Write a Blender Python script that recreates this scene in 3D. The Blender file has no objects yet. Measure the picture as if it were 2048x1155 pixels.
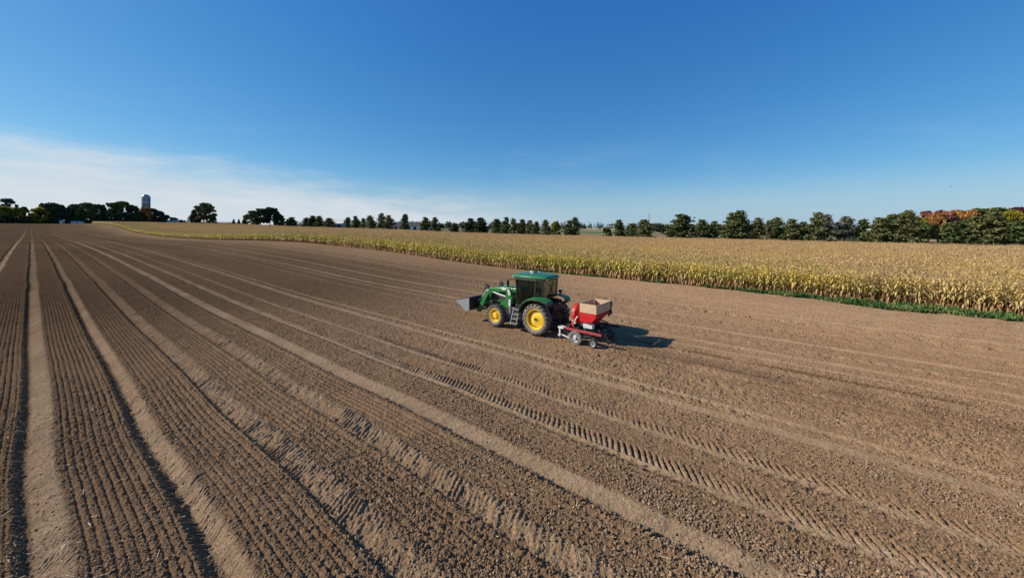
import bpy, math, random
import numpy as np
R = math.radians
scene = bpy.context.scene
col = scene.collection
rnd = random.Random(7)
rng = np.random.default_rng(11)

# ------------------------------------------------------------------ camera
CAM_H = 5.4
PSI = R(51.80)                                # heading, clockwise from +Y (the rows run along +Y)
cam_d = bpy.data.cameras.new('camera'); cam = bpy.data.objects.new('camera', cam_d); col.objects.link(cam)
cam_d.sensor_width = 36.0
cam_d.lens = 757.0 / 2048 * 36.0
cam_d.shift_y = -(577.5 - 452.7) / 2048
cam_d.clip_end = 30000; cam_d.clip_start = 0.1
cam.location = (0, 0, CAM_H)
from mathutils import Matrix, Vector
fwv = Vector((math.sin(PSI), math.cos(PSI), 0)); rtv = Vector((math.cos(PSI), -math.sin(PSI), 0)); upv = Vector((0, 0, 1))
M = Matrix((rtv, upv, -fwv)).transposed().to_4x4()
cam.matrix_world = Matrix.Translation((0, 0, CAM_H)) @ M @ Matrix.Rotation(R(0.40), 4, 'Z')
scene.camera = cam

# ------------------------------------------------------------------ sun and sky
SUN_EL = R(30.5)
SUN_DIR = Vector((-0.60, 0.80, 0)).normalized()
SUN_AZ = math.atan2(SUN_DIR.x, SUN_DIR.y)     # clockwise from +Y
sd = bpy.data.lights.new('sun', 'SUN'); so = bpy.data.objects.new('sun', sd); col.objects.link(so)
sd.energy = 5.0; sd.angle = R(0.53); sd.color = (1.0, 0.91, 0.79)
to_sun = Vector((SUN_DIR.x * math.cos(SUN_EL), SUN_DIR.y * math.cos(SUN_EL), math.sin(SUN_EL)))
so.rotation_euler = to_sun.to_track_quat('Z', 'Y').to_euler()
so.location = (-40, 60, 60)
scene.view_settings.view_transform = 'Standard'; scene.view_settings.look = 'None'
scene.view_settings.exposure = 0.38; scene.view_settings.gamma = 1
scene.cycles.max_bounces = 6; scene.cycles.transparent_max_bounces = 6
scene.cycles.use_denoising = True

world = bpy.data.worlds.new('World'); scene.world = world; world.use_nodes = True
wt = world.node_tree; wt.nodes.clear()
class NT:
    """small helper to wire shader nodes"""
    def __init__(s, tree): s.t = tree
    def n(s, typ, **kw):
        nd = s.t.nodes.new(typ)
        ins = kw.pop('ins', {})
        for k, v in kw.items(): setattr(nd, k, v)
        for k, v in ins.items(): s.put(nd.inputs[k], v)
        return nd
    def put(s, sock, v):
        if isinstance(v, bpy.types.NodeSocket): s.t.links.new(v, sock)
        elif isinstance(v, bpy.types.Node): s.t.links.new(v.outputs[0], sock)
        else:
            if isinstance(v, tuple) and len(v) == 3 and sock.type == 'RGBA': v = (*v, 1)
            sock.default_value = v
    def m(s, op, a, b=0.0, c=0.0, clamp=False):
        nd = s.t.nodes.new('ShaderNodeMath'); nd.operation = op; nd.use_clamp = clamp
        s.put(nd.inputs[0], a); s.put(nd.inputs[1], b); s.put(nd.inputs[2], c); return nd.outputs[0]
    def mix(s, f, a, b, typ='MIX'):
        nd = s.t.nodes.new('ShaderNodeMix'); nd.data_type = 'RGBA'; nd.blend_type = typ
        s.put(nd.inputs['Factor'], f); s.put(nd.inputs[6], a); s.put(nd.inputs[7], b); return nd.outputs[2]
    def ramp(s, f, lo, hi, a=0.0, b=1.0, smooth=True):
        nd = s.t.nodes.new('ShaderNodeMapRange'); nd.interpolation_type = 'SMOOTHSTEP' if smooth else 'LINEAR'
        s.put(nd.inputs[0], f); s.put(nd.inputs[1], lo); s.put(nd.inputs[2], hi); s.put(nd.inputs[3], a); s.put(nd.inputs[4], b); return nd.outputs[0]
    def noise(s, vec, scale, detail=4.0, rough=0.55, out=0):
        nd = s.t.nodes.new('ShaderNodeTexNoise'); nd.inputs['Scale'].default_value = scale
        nd.inputs['Detail'].default_value = detail; nd.inputs['Roughness'].default_value = rough
        if vec is not None: s.put(nd.inputs['Vector'], vec)
        return nd.outputs[out]
w = NT(wt)
sky = w.n('ShaderNodeTexSky', sky_type='NISHITA', sun_disc=False, sun_elevation=SUN_EL, sun_rotation=SUN_AZ,
          altitude=300.0, air_density=1.0, dust_density=0.35, ozone_density=2.6)
hsv0 = w.n('ShaderNodeHueSaturation', ins={'Saturation': 1.22, 'Value': 1.0, 'Color': sky})
hsv = w.n('ShaderNodeMixRGB', blend_type='MULTIPLY', ins={0: 1.0, 1: hsv0.outputs[0], 2: (.51, .79, 1.01, 1)})
sepc = w.n('ShaderNodeSeparateColor', ins={0: hsv.outputs[0]})
skyc = w.n('ShaderNodeCombineColor', ins={0: w.m('MULTIPLY', sepc.outputs[0], 1.04), 1: w.m('MULTIPLY', w.m('POWER', sepc.outputs[1], .76), 1.29), 2: w.m('MULTIPLY', w.m('POWER', sepc.outputs[2], .52), 2.16)})
tc = w.n('ShaderNodeTexCoord'); sp = w.n('ShaderNodeSeparateXYZ', ins={0: tc.outputs['Generated']})
az = w.m('ARCTAN2', sp.outputs[0], sp.outputs[1])                    # radians clockwise from +Y
mp = w.n('ShaderNodeMapping', ins={'Vector': tc.outputs['Generated'], 'Scale': (1.0, 1.0, 5.0)})
n1 = w.noise(mp.outputs[0], 2.6, 7, 0.55)
n2 = w.noise(mp.outputs[0], 9.0, 6, 0.6)
top = w.ramp(az, R(-15), R(62), 0.158, 0.052, False)                 # height of the cloud bank, sinks to the right
top = w.m('ADD', top, w.m('MULTIPLY', w.m('SUBTRACT', n1, 0.5), 0.15))
top = w.m('ADD', top, w.m('MULTIPLY', w.m('SUBTRACT', n2, 0.5), 0.07))
d = w.m('SUBTRACT', top, sp.outputs[2])
bank = w.ramp(d, -0.035, 0.075)
bank = w.m('MULTIPLY', bank, w.ramp(n2, .2, .7, .78, 1.1))
bank = w.m('MULTIPLY', bank, w.ramp(az, R(33), R(68), 1.0, 0.0))
wisp = w.m('MULTIPLY', w.ramp(w.noise(mp.outputs[0], 4.0, 8, 0.62), 0.50, 0.80), w.m('MULTIPLY', w.ramp(sp.outputs[2], 0.06, 0.30, 0.30, 0.0), w.ramp(az, R(20), R(60), 1.0, .35)))
mask = w.m('MAXIMUM', w.m('MULTIPLY', bank, 0.80), wisp, clamp=True)
haze_c = w.mix(w.ramp(sp.outputs[2], 0.0, 0.14, 0.80, 0.0), skyc.outputs[0], (3.1, 4.4, 5.4))
cloudc = w.n('ShaderNodeRGB'); cloudc.outputs[0].default_value = (5.7, 6.0, 6.35, 1)
mixed = w.mix(mask, haze_c, cloudc.outputs[0])
bg = w.n('ShaderNodeBackground', ins={'Color': mixed, 'Strength': 0.096})
out = w.n('ShaderNodeOutputWorld', ins={'Surface': bg.outputs[0]})

# ------------------------------------------------------------------ helpers
def tag(o, label=None, cat=None, group=None, kind=None):
    if label: o['label'] = label
    if cat: o['category'] = cat
    if group: o['group'] = group
    if kind: o['kind'] = kind
    return o
def empty(name, loc, rz=0.0):
    o = bpy.data.objects.new(name, None); col.objects.link(o); o.location = loc; o.rotation_euler = (0, 0, rz)
    o.empty_display_size = 0.3
    return o
def npmesh(name, V, F, mat=None, smooth=False, attrs=None, parent=None, link=True, matidx=None, mats=None):
    """V (n,3), F (m,k) -> object"""
    V = np.ascontiguousarray(V, np.float32); F = np.ascontiguousarray(F, np.int32); k = F.shape[1]
    me = bpy.data.meshes.new(name)
    me.vertices.add(len(V)); me.vertices.foreach_set('co', V.ravel())
    me.loops.add(F.size); me.loops.foreach_set('vertex_index', F.ravel())
    me.polygons.add(len(F)); me.polygons.foreach_set('loop_start', np.arange(0, F.size, k, dtype=np.int32))
    if smooth: me.polygons.foreach_set('use_smooth', np.ones(len(F), bool))
    for an, (typ, arr) in (attrs or {}).items():
        a = me.attributes.new(an, typ, 'POINT')
        a.data.foreach_set('color' if 'COLOR' in typ else ('vector' if 'VECTOR' in typ else 'value'), np.ascontiguousarray(arr, np.int32 if typ == 'INT' else np.float32).ravel())
    for mm in (mats or ([mat] if mat else [])): me.materials.append(mm)
    if matidx is not None: me.polygons.foreach_set('material_index', np.ascontiguousarray(matidx, np.int32))
    me.update(calc_edges=True)
    o = bpy.data.objects.new(name, me)
    if link: col.objects.link(o)
    if parent: o.parent = parent
    return o

class MB:
    """collects simple shapes, build() links them as ONE mesh object"""
    def __init__(s): s.v = []; s.f = []
    def add(s, vs, fs):
        b = len(s.v); s.v += [tuple(p) for p in vs]; s.f += [tuple(i + b for i in f) for f in fs]; return s
    def box(s, c, sz, rx=0, ry=0, rz=0):
        m = Matrix.Rotation(rz, 3, 'Z') @ Matrix.Rotation(ry, 3, 'Y') @ Matrix.Rotation(rx, 3, 'X')
        c = Vector(c); vs = [c + m @ Vector((x * sz[0] / 2, y * sz[1] / 2, z * sz[2] / 2)) for x in (-1, 1) for y in (-1, 1) for z in (-1, 1)]
        return s.add(vs, [(0, 1, 3, 2), (4, 6, 7, 5), (0, 4, 5, 1), (2, 3, 7, 6), (0, 2, 6, 4), (1, 5, 7, 3)])
    def hexa(s, vs):  # 8 corners: bottom 4 ccw, top 4 ccw
        return s.add(vs, [(3, 2, 1, 0), (4, 5, 6, 7), (0, 1, 5, 4), (1, 2, 6, 5), (2, 3, 7, 6), (3, 0, 4, 7)])
    def beam(s, p, q, wx, wz, upd=(0, 0, 1)):
        p, q = Vector(p), Vector(q); d = (q - p).normalized(); u = Vector(upd)
        if abs(d.dot(u)) > .95: u = Vector((1, 0, 0))
        a = d.cross(u).normalized(); b = a.cross(d).normalized()
        vs = [e + a * (i * wx / 2) + b * (j * wz / 2) for e in (p, q) for i, j in ((-1, -1), (1, -1), (1, 1), (-1, 1))]
        return s.add(vs, [(3, 2, 1, 0), (4, 5, 6, 7), (0, 1, 5, 4), (1, 2, 6, 5), (2, 3, 7, 6), (3, 0, 4, 7)])
    def tube(s, p, q, r, r2=None, n=10):
        p, q = Vector(p), Vector(q); r2 = r if r2 is None else r2; d = (q - p).normalized()
        u = Vector((0, 0, 1)) if abs(d.z) < .9 else Vector((1, 0, 0)); a = d.cross(u).normalized(); b = a.cross(d)
        vs = [e + a * (rr * math.cos(2 * math.pi * i / n)) + b * (rr * math.sin(2 * math.pi * i / n)) for e, rr in ((p, r), (q, r2)) for i in range(n)]
        return s.add(vs, [(i, (i + 1) % n, (i + 1) % n + n, i + n) for i in range(n)] + [tuple(range(n))[::-1], tuple(range(n, 2 * n))])
    def path(s, pts, r, n=8):
        for a, b in zip(pts[:-1], pts[1:]): s.tube(a, b, r, n=n)
        return s
    def prism(s, poly, x0, x1):   # polygon in the (y,z) plane extruded along x
        n = len(poly); vs = [(x0, y, z) for y, z in poly] + [(x1, y, z) for y, z in poly]
        return s.add(vs, [tuple(range(n)), tuple(range(2 * n - 1, n - 1, -1))] + [(i, i + n, (i + 1) % n + n, (i + 1) % n) for i in range(n)])
    def plate(s, poly, t):        # 3d polygon given thickness t along its normal
        P = [Vector(p) for p in poly]; nrm = (P[1] - P[0]).cross(P[2] - P[0]).normalized() * t / 2; n = len(P)
        return s.add([p - nrm for p in P] + [p + nrm for p in P], [tuple(range(n))[::-1], tuple(range(n, 2 * n))] + [(i, (i + 1) % n, (i + 1) % n + n, i + n) for i in range(n)])
    def lathe(s, prof, c, n=32, axis='X'):   # prof: (axial, radius)
        vs = []
        for a, r in prof:
            for i in range(n):
                t = 2 * math.pi * i / n; u, v = r * math.cos(t), r * math.sin(t)
                vs.append({'X': (c[0] + a, c[1] + u, c[2] + v), 'Y': (c[0] + u, c[1] + a, c[2] + v), 'Z': (c[0] + u, c[1] + v, c[2] + a)}[axis])
        k = len(prof)
        return s.add(vs, [(j * n + i, j * n + (i + 1) % n, (j + 1) * n + (i + 1) % n, (j + 1) * n + i) for j in range(k - 1) for i in range(n)])
    def build(s, name, mat, parent=None, smooth=None, bevel=0, label=None):
        me = bpy.data.meshes.new(name); me.from_pydata(s.v, [], s.f); me.materials.append(mat)
        import bmesh
        bm = bmesh.new(); bm.from_mesh(me); bmesh.ops.recalc_face_normals(bm, faces=bm.faces[:]); bm.to_mesh(me); bm.free()
        if smooth:
            me.polygons.foreach_set('use_smooth', [True] * len(me.polygons)); me.set_sharp_from_angle(angle=R(smooth))
        o = bpy.data.objects.new(name, me); col.objects.link(o)
        if parent: o.parent = parent
        if bevel:
            b = o.modifiers.new('bevel', 'BEVEL'); b.width = bevel; b.segments = 2; b.limit_method = 'ANGLE'; b.angle_limit = R(35)
        if label: o['label'] = label
        return o

_tabs = {}
def vnoise(x, y, seed=0):
    """smooth value noise in 0..1"""
    if seed not in _tabs: _tabs[seed] = np.random.default_rng(1000 + seed).random((256, 256)).astype(np.float32)
    T = _tabs[seed]; xi = np.floor(x); yi = np.floor(y); fx = (x - xi).astype(np.float32); fy = (y - yi).astype(np.float32)
    fx = fx * fx * (3 - 2 * fx); fy = fy * fy * (3 - 2 * fy); xi = xi.astype(np.int64) & 255; yi = yi.astype(np.int64) & 255
    x1 = (xi + 1) & 255; y1 = (yi + 1) & 255
    return (T[xi, yi] * (1 - fx) + T[x1, yi] * fx) * (1 - fy) + (T[xi, y1] * (1 - fx) + T[x1, y1] * fx) * fy
def sstep(a, b, x):
    t = np.clip((x - a) / (b - a), 0, 1); return t * t * (3 - 2 * t)

# ------------------------------------------------------------------ terrain
P13 = np.array([(-9e3, 0), (30, 0), (45, .28), (58, .44), (85, .71), (110, .75), (140, .69), (180, .3), (210, 0), (252, -.16), (300, -.1), (358, .4), (420, 2.4), (500, 4.2), (578, 5.05), (640, 5.2), (9e3, 5.2)])
P38 = np.array([(-9e3, 0), (34, .03), (41, .35), (50, .7), (60, 1.07), (72, 1.25), (90, 1.45), (105, 1.3), (119, 1.05), (145, .44), (170, 0), (202, -.4), (235, -.5), (267, -.37), (300, .0), (327, .6), (355, 2.0), (381, 3.2), (430, 4.5), (497, 5.2), (560, 5.3), (700, 5.3), (9e3, 5.3)])
P128 = np.array([(-9e3, 0), (100, 0), (140, .3), (180, 1.2), (234, 1.5), (308, 2.1), (415, 3.5), (587, 5.0), (700, 5.2), (9e3, 5.2)])
_ys = np.concatenate([np.arange(-50, 720, 2.0)])
def _smooth(P):
    v = np.interp(_ys, P[:, 0], P[:, 1]); k = np.exp(-np.linspace(-2, 2, 13) ** 2); k /= k.sum()
    return np.convolve(np.pad(v, 6, 'edge'), k, 'valid')
_s13, _s38, _s128 = _smooth(P13), _smooth(P38), _smooth(P128)
def terr(x, y):
    a = np.interp(y, _ys, _s13); b = np.interp(y, _ys, _s38); c = np.interp(y, _ys, _s128)
    z = a + (b - a) * sstep(8, 38, x); z = z + (c - z) * sstep(38, 128, x)
    return z * (1 - 0.75 * sstep(160, 420, x) * sstep(700, 300, y))

WHEELS = [15.62, 17.38]                         # where the tractor's own wheels run
def tread(x, y, xc, wd, pitch, slant):
    """chevron lug print: 0..1"""
    u = x - xc; ph = (y - slant * np.where(u > 0, .55 * u, -1.25 * u)) / np.where(u > 0, pitch, pitch * 1.9) + (vnoise(x * 2.5, y * 1.6, 53) - .5) * .45
    s = 0.5 + 0.5 * np.sin(2 * np.pi * ph); s = -sstep(.45, .88, s) * (.45 + .85 * vnoise(x * 5, y * 4, 54)) * sstep(.0, .06, np.abs(u)) + .45 * np.exp(-(u / .07) ** 2)
    return s * sstep(wd * .5, wd * .5 - .10, u - wd * .15) * sstep(-wd * .42, -wd * .42 + .06, u)
def relief(x, y, r):
    """micro relief of the tilled soil, plus tone (0 loose .. 1 packed and dusty) and damp"""
    hf = np.clip(1.3 - r / 60, 0, 1)            # fine detail dies away far off
    wob = (vnoise(x * .0 + 3, y * .22, 5) - .5) * .09 + (vnoise(x * .3, y * 1.3, 6) - .5) * .012
    X = x + wob
    left = sstep(8.2, 5.2, x)
    n_a = vnoise(x * 2.1, y * 2.1, 1) - .5; n_b = vnoise(x * 6.5, y * 6.5, 2) - .5; n_c = vnoise(x * 17, y * 17, 3) - .5; n_d = vnoise(x * 34, y * 34, 4) - .5; n_e = vnoise(x * 62, y * 62, 10) - .5
    ruff = .55 + .9 * vnoise(x * .45, y * .3, 7)
    strips = [(-2.26, -1.84, 1, .9), (0.0, .42, 1, .35), (1.88, 2.16, 1, .25), (3.56, 4.02, .55, .12), (5.27, 5.74, .5, .12), (6.93, 7.42, 1, .8), (8.66, 9.02, .95, .8), (10.12, 10.4, .8, .5), (12.15, 12.55, .95, .8), (12.95, 13.25, .7, .5), (17.2, 17.5, .5, .4), (18.65, 18.95, .8, .6), (19.6, 20.0, 1, 1), (20.95, 21.2, .7, .5), (22.2, 22.6, 1, 1), (24.95, 25.25, .7, .6), (28.2, 28.65, 1, .9), (31.4, 31.75, .7, .6)]
    strip = np.zeros_like(x)
    for a, b, kn, kf in strips:
        soft = .06
        k = kn + (kf - kn) * sstep(14, 60, r)
        strip = np.maximum(strip, k * sstep(a - soft, a + soft, X) * sstep(b + soft, b - soft, X))
    h = np.zeros_like(x)
    rough = ((n_a * .012 + n_b * .015 * ruff) * (1 + sstep(7, 9, x)) * (1 - .35 * sstep(16, 22, x)) + n_c * .034 * ruff + n_d * .030 * ruff + n_e * .020 * ruff) * (1 - .55 * strip) * hf
    h += rough
    # combs: fine drill furrows between the wheel tracks
    comb = np.zeros_like(x)
    for a, b, p, amp in [(-14, -2.6, .13, .030), (-1.74, -.2, .128, .030), (.5, 1.62, .128, .032), (2.3, 3.42, .14, .027), (4.14, 5.12, .145, .021), (5.9, 6.7, .15, .028), (7.5, 8.5, .16, .015), (9.4, 9.95, .17, .014), (10.7, 12.0, .19, .013), (12.9, 13.9, .2, .012), (18.2, 24.5, .28, .012), (24.5, 36, .4, .012)]:
        m = sstep(a - .04, a + .06, X) * sstep(b + .04, b - .06, X)
        am = amp * (.7 + .6 * vnoise(x * 2.5, y * .5, 8))
        tq = ((X - a) / p + .06 * (vnoise(x * 3.3, y * .8, 56) - .5)) % 1.0 - .5; comb -= m * am * 1.75 * np.exp(-(tq / .17) ** 2) * (.55 + .6 * vnoise(x * 4, y * 1.1, 57)) * (1 - .3 * vnoise(x * 9, y * 5, 9))
    h += comb * np.clip(1.25 - r / 110, .0, 1)
    # wheel furrows: a drop on the left, a long rise on the right
    def furrow(c0, c1, c2, dep, lip=.035):
        t = np.where(X < c1, sstep(c0, c1, X), 1 - sstep(c1, c2, X))
        l = np.exp(-((X - c0 + .05) / .06) ** 2) * lip
        return -dep * t + l
    h += furrow(-2.42, -2.22, -1.8, .10) + furrow(-.2, -.03, .42, .12) + furrow(1.62, 1.86, 2.24, .15, .03) + furrow(3.40, 3.54, 4.05, .11) + furrow(5.12, 5.24, 5.75, .085) + furrow(6.74, 6.96, 7.45, .06, .02) + furrow(8.52, 8.66, 9.3, .04, .01) + furrow(12.05, 12.2, 12.6, .03, .012)
    h += -furrow(19.5, 19.75, 20.0, .02, 0) - furrow(22.2, 22.45, 22.7, .02, 0) - furrow(28.2, 28.45, 28.7, .02, 0) - furrow(25.0, 25.2, 25.4, .015, 0)
    for xc in (13.1, 18.8, 19.82, 21.07, 22.42, 25.1, 28.45, 31.6): h += .045 * np.exp(-((X - xc) / .09) ** 2) * hf
    # fresh tractor prints behind and ahead
    lug = np.zeros_like(x)
    def diag(a, b, pitch, sl, amp, wob=.9):
        nonlocal lug
        ph = (y + sl * (x - a)) / pitch + (vnoise(x * 2.2, y * 2.2, 12) - .5) * wob
        s = sstep(.3, .8, .5 + .5 * np.sin(2 * np.pi * ph)) * sstep(.18, .6, vnoise(x * 5, y * 7, 58)) * (.35 + .9 * sstep(.25, .7, vnoise(x * .8, y * .7, 83))); m = sstep(a - .03, a + .03, X) * sstep(b + .05, b - .05, X)
        lug += amp * s * m
    diag(3.5, 4.02, .12, -.45, .027, .6); diag(5.26, 5.76, .13, -.45, .027, .6); diag(1.92, 2.24, .10, -.9, .016); diag(.05, .44, .11, -1.2, .010)
    diag(1.62, 1.9, .12, .5, .040); diag(6.72, 6.95, .17, .6, .038); diag(5.22, 5.32, .3, .4, .02)
    def churn(a, b, fx, fy, sl, amp):
        nonlocal lug
        m = sstep(a - .03, a + .04, X) * sstep(b + .06, b - .06, X)
        q = vnoise(x * fx, (y + sl * x) * fy, 51) * .65 + vnoise(x * fx * 2.1, (y + sl * x) * fy * 1.9, 52) * .35
        lug += amp * m * (sstep(.30, .70, q) - .5)
    churn(.05, .45, 2.2, 8, .55, .020); churn(1.9, 2.22, 2.5, 8, -.6, .022); churn(3.46, 4.0, 3.0, 5.5, -.8, .030); churn(5.22, 5.74, 3.2, 5.0, -.6, .032); churn(6.93, 7.42, 2.5, 6, .4, .014)
    lug += .046 * tread(X, y, 8.80, .80, .158, 1.0) * (.75 + .6 * sstep(.2, .75, vnoise(x * .6, y * .45, 81))) + .038 * tread(X, y, 10.25, .68, .158, 1.0) * (.75 + .6 * sstep(.2, .75, vnoise(x * .6 + 7, y * .45, 82)))
    lug += .028 * tread(X, y, 14.05, .42, .24, .8) + .028 * tread(X, y, 16.75, .4, .24, .8) * sstep(13.5, 15, y)
    lug += .022 * tread(X, y, 12.75, .5, .3, .9) + .13 * tread(X, y, 26.95, .55, .62, .5) + .08 * tread(X, y, 24.3, .5, .6, .5) + .05 * tread(X, y, 20.9, .5, .55, .5)
    lug += .035 * tread(X, y, 14.6, .55, .55, .7) * sstep(12, 6, y)
    lug *= (.55 + .9 * vnoise(x * 1.7, y * 1.7, 13)) * np.clip(1.35 - r / 55, 0, 1)
    h += lug
    # two cross ruts of the dusty turn near the maize
    for k, (x0, y0, sl) in enumerate([(37, -4.5, -.24), (37, -7.0, -.26), (37, -9.6, -.20)]):
        dd = (y - (y0 - sl * (x0 - x))) ; h -= .03 * np.exp(-(dd / .45) ** 2) * sstep(24, 30, x) * (1 - sstep(37.3, 38, x))
    soil = sstep(37.8, 37.0, x)
    for xc in WHEELS:
        m = sstep(.30, .2, np.abs(x - xc)) * sstep(13.9, 13.6, y)
        h = h * (1 - .55 * m) - .02 * m + .028 * m * tread(x, y, xc, .5, .24, .9) * hf
    h *= soil * .92
    dusty = sstep(22, 38, x + .7 * vnoise(x * .12, y * .12, 14) * 12 - 4) * sstep(22, -8, y)
    tone = np.clip(strip * (.75 + .25 * left) * (.7 + .6 * vnoise(x * 1.1, y * .7, 15)) + .32 * dusty + .18 * (vnoise(x * .09, y * .05, 16) - .5), 0, 1)
    for k, (x0, y0, sl) in enumerate([(37, -4.5, -.24), (37, -7.0, -.26), (37, -9.6, -.20)]):
        dd = (y - (y0 - sl * (x0 - x))); tone = np.maximum(tone, .55 * np.exp(-(dd / .5) ** 2) * sstep(24, 32, x))
    damp = np.zeros_like(x)
    for xc, wd, k in [(15.74, .07, 1.0), (16.5, .14, .8), (17.95, .16, .9), (16.6, .9, .42), (15.2, .3, .25)]:
        damp = np.maximum(damp, k * np.exp(-((x + .25 * (vnoise(x * 0, y * .25, 17) - .5) - xc) / wd) ** 2) * sstep(.32, .6, vnoise(x * 1.2, y * .9, 18) + .12))
    damp *= sstep(7.3, 6.2, y)
    return h, tone, damp

nu, nz = 1750, None
u_in = np.linspace(-1.62, 1.62, nu); du = u_in[1] - u_in[0]
uo = 1.62 + du * np.cumsum(1.09 ** np.arange(1, 62)); uo = uo[uo < 12]
U = np.concatenate([-uo[::-1], u_in, uo])
zs = [4.6]
while zs[-1] < 9000:
    z = zs[-1]; zs.append(z + min(z * z / 5600, .42 if z < 120 else .42 * (z / 120) ** 1.6))
back = [4.6]
while back[-1] > -400: back.append(back[-1] - .03 * 1.12 ** len(back))
Z = np.array(back[:0:-1] + zs)
S = np.sqrt(Z * Z + 9)
PX = Z[:, None] * fwv.x + (S[:, None] * U[None, :]) * rtv.x
PY = Z[:, None] * fwv.y + (S[:, None] * U[None, :]) * rtv.y
rr = np.hypot(PX, PY)
near = (rr < 150)
hh = terr(PX, PY)
tone = np.zeros_like(PX); damp = np.zeros_like(PX)
a, b, c = relief(PX[near], PY[near], rr[near]); hh[near] += a; tone[near] = b; damp[near] = c
far = ~near
_, b, _ = relief(PX[far], PY[far], rr[far]); tone[far] = b * sstep(520, 150, rr[far]) + .1 * sstep(150, 520, rr[far])
# base colour of each field
cl = np.zeros(PX.shape + (3,), np.float32)
loose = np.array((.222, .138, .078)); packed = np.array((.335, .228, .138)); wet = np.array((.075, .042, .023))
mott = vnoise(PX * .22, PY * .07, 21)
side = sstep(0, 30, PX)[..., None]
far_shade = (1.02 - .0 * sstep(13, 3, PX) - .56 * sstep(9, 36, PY) * sstep(45, 20, PX))[..., None]      # painted shade: far soil colour darkened in place of clod shadows towards the sun
L = loose * (1 + .10 * side + .10 * sstep(7, 10, PX)[..., None] + .20 * sstep(20, 33, PX)[..., None]) * (.88 + .26 * mott[..., None]) * far_shade
cl[:] = L + (packed * (.6 + .4 * far_shade) - L) * tone[..., None]
cl[:] = cl + (wet - cl) * damp[..., None] * .8
def lay(m, rgb):
    cl[:] = cl + (np.array(rgb, np.float32) - cl) * m[..., None]
g1 = vnoise(PX * .05, PY * .05, 22); g2 = vnoise(PX * .3, PY * .3, 23)
lay(sstep(37.6, 38.2, PX), (.12, .085, .055))
lay(sstep(128.5, 129.5, PX), (.13, .115, .06)); lay(sstep(128.5, 129.5, PX) * sstep(.4, .6, g2), (.075, .09, .035))
lay(sstep(143, 146, PX), (.22, .15, .095)); lay(sstep(143, 146, PX) * sstep(.55, .7, g1) * .7, (.10, .11, .05))
lay(sstep(270, 271, PX) * sstep(279, 278, PX), (.36, .31, .25))
lay(sstep(284, 286, PX), (.14, .13, .06)); lay(sstep(284, 286, PX) * sstep(100, 120, PY), (.06, .125, .035))
lay(sstep(368, 372, PX) * sstep(402, 396, PX), (.42, .36, .26))
lay(sstep(420, 424, PX), (.17, .15, .08)); lay(sstep(620, 630, PX), (.36, .31, .22))
lay(sstep(556, 562, PY) * sstep(1.0, 1.2, PX / 1e3 + 1.2), (.05, .055, .028))
nZ, nU = PX.shape
idx = np.arange(nZ * nU).reshape(nZ, nU)
F = np.stack([idx[:-1, :-1], idx[:-1, 1:], idx[1:, 1:], idx[1:, :-1]], -1).reshape(-1, 4)
V = np.stack([PX, PY, hh], -1).reshape(-1, 3)

def mat_new(name):
    m = bpy.data.materials.new(name); m.use_nodes = True; m.node_tree.nodes.clear(); t = NT(m.node_tree)
    o = t.n('ShaderNodeOutputMaterial'); return m, t, o
def soil_material():
    m, t, o = mat_new('tilled_soil')
    at = t.n('ShaderNodeAttribute', attribute_name='soil'); geo = t.n('ShaderNodeNewGeometry')
    n1 = t.noise(geo.outputs['Position'], 26.0, 6, .75); n2 = t.noise(geo.outputs['Position'], 1.3, 5, .6); n3 = t.noise(geo.outputs['Position'], 5.0, 4, .6)
    f = t.m('ADD', t.ramp(n1, .30, .70, .62, 1.38), t.ramp(n2, .3, .7, -.10, .10))
    colr = t.mix(1.0, at.outputs['Color'], t.n('ShaderNodeCombineColor', ins={0: f, 1: f, 2: f}).outputs[0], 'MULTIPLY')
    colr = t.mix(1.0, colr, t.mix(t.ramp(n3, .35, .65), (1.03, .985, 1.0), (.97, 1.015, .96)), 'MULTIPLY')
    bs = t.n('ShaderNodeBsdfPrincipled', ins={'Base Color': colr, 'Roughness': .95, 'Specular IOR Level': 0.0, 'Diffuse Roughness': .3})
    nb = t.noise(geo.outputs['Position'], 38.0, 5, .75)
    bp = t.n('ShaderNodeBump', ins={'Strength': .9, 'Distance': .035, 'Height': nb}); t.put(bs.inputs['Normal'], bp.outputs[0])
    t.put(o.inputs[0], bs.outputs[0]); return m
M_soil = soil_material()
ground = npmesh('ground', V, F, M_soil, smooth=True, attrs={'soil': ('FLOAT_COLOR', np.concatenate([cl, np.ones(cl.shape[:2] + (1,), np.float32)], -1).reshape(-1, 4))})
tag(ground, kind='structure')
print('ground', V.shape)
del V, F, PX, PY, hh, cl, L

# ------------------------------------------------------------------ plain materials
def paint(name, rgb, rough=.4, metal=0.0, dirt=.25, dirt_rgb=(.16, .12, .08), coat=0.0, scale=6.0):
    m, t, o = mat_new(name)
    tcn = t.n('ShaderNodeTexCoord'); n = t.noise(tcn.outputs['Object'], scale, 6, .65)
    n2 = t.noise(tcn.outputs['Object'], scale * 5, 4, .6)
    k = t.m('MULTIPLY', t.ramp(t.m('ADD', n, t.m('MULTIPLY', t.m('SUBTRACT', n2, .5), .4)), .42, .75), dirt * 1.6, clamp=True)
    c = t.mix(k, rgb, dirt_rgb)
    bs = t.n('ShaderNodeBsdfPrincipled', ins={'Base Color': c, 'Metallic': metal, 'Coat Weight': coat})
    t.put(bs.inputs['Roughness'], t.m('ADD', t.m('MULTIPLY', k, .4), rough, clamp=True))
    t.put(o.inputs[0], bs.outputs[0]); return m
M_green = paint('green_paint', (.010, .15, .03), .34, dirt=.30, dirt_rgb=(.13, .11, .07), coat=.1, scale=3)
M_roof = paint('roof_green', (.018, .15, .05), .32, dirt=.16, coat=.15)
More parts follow.
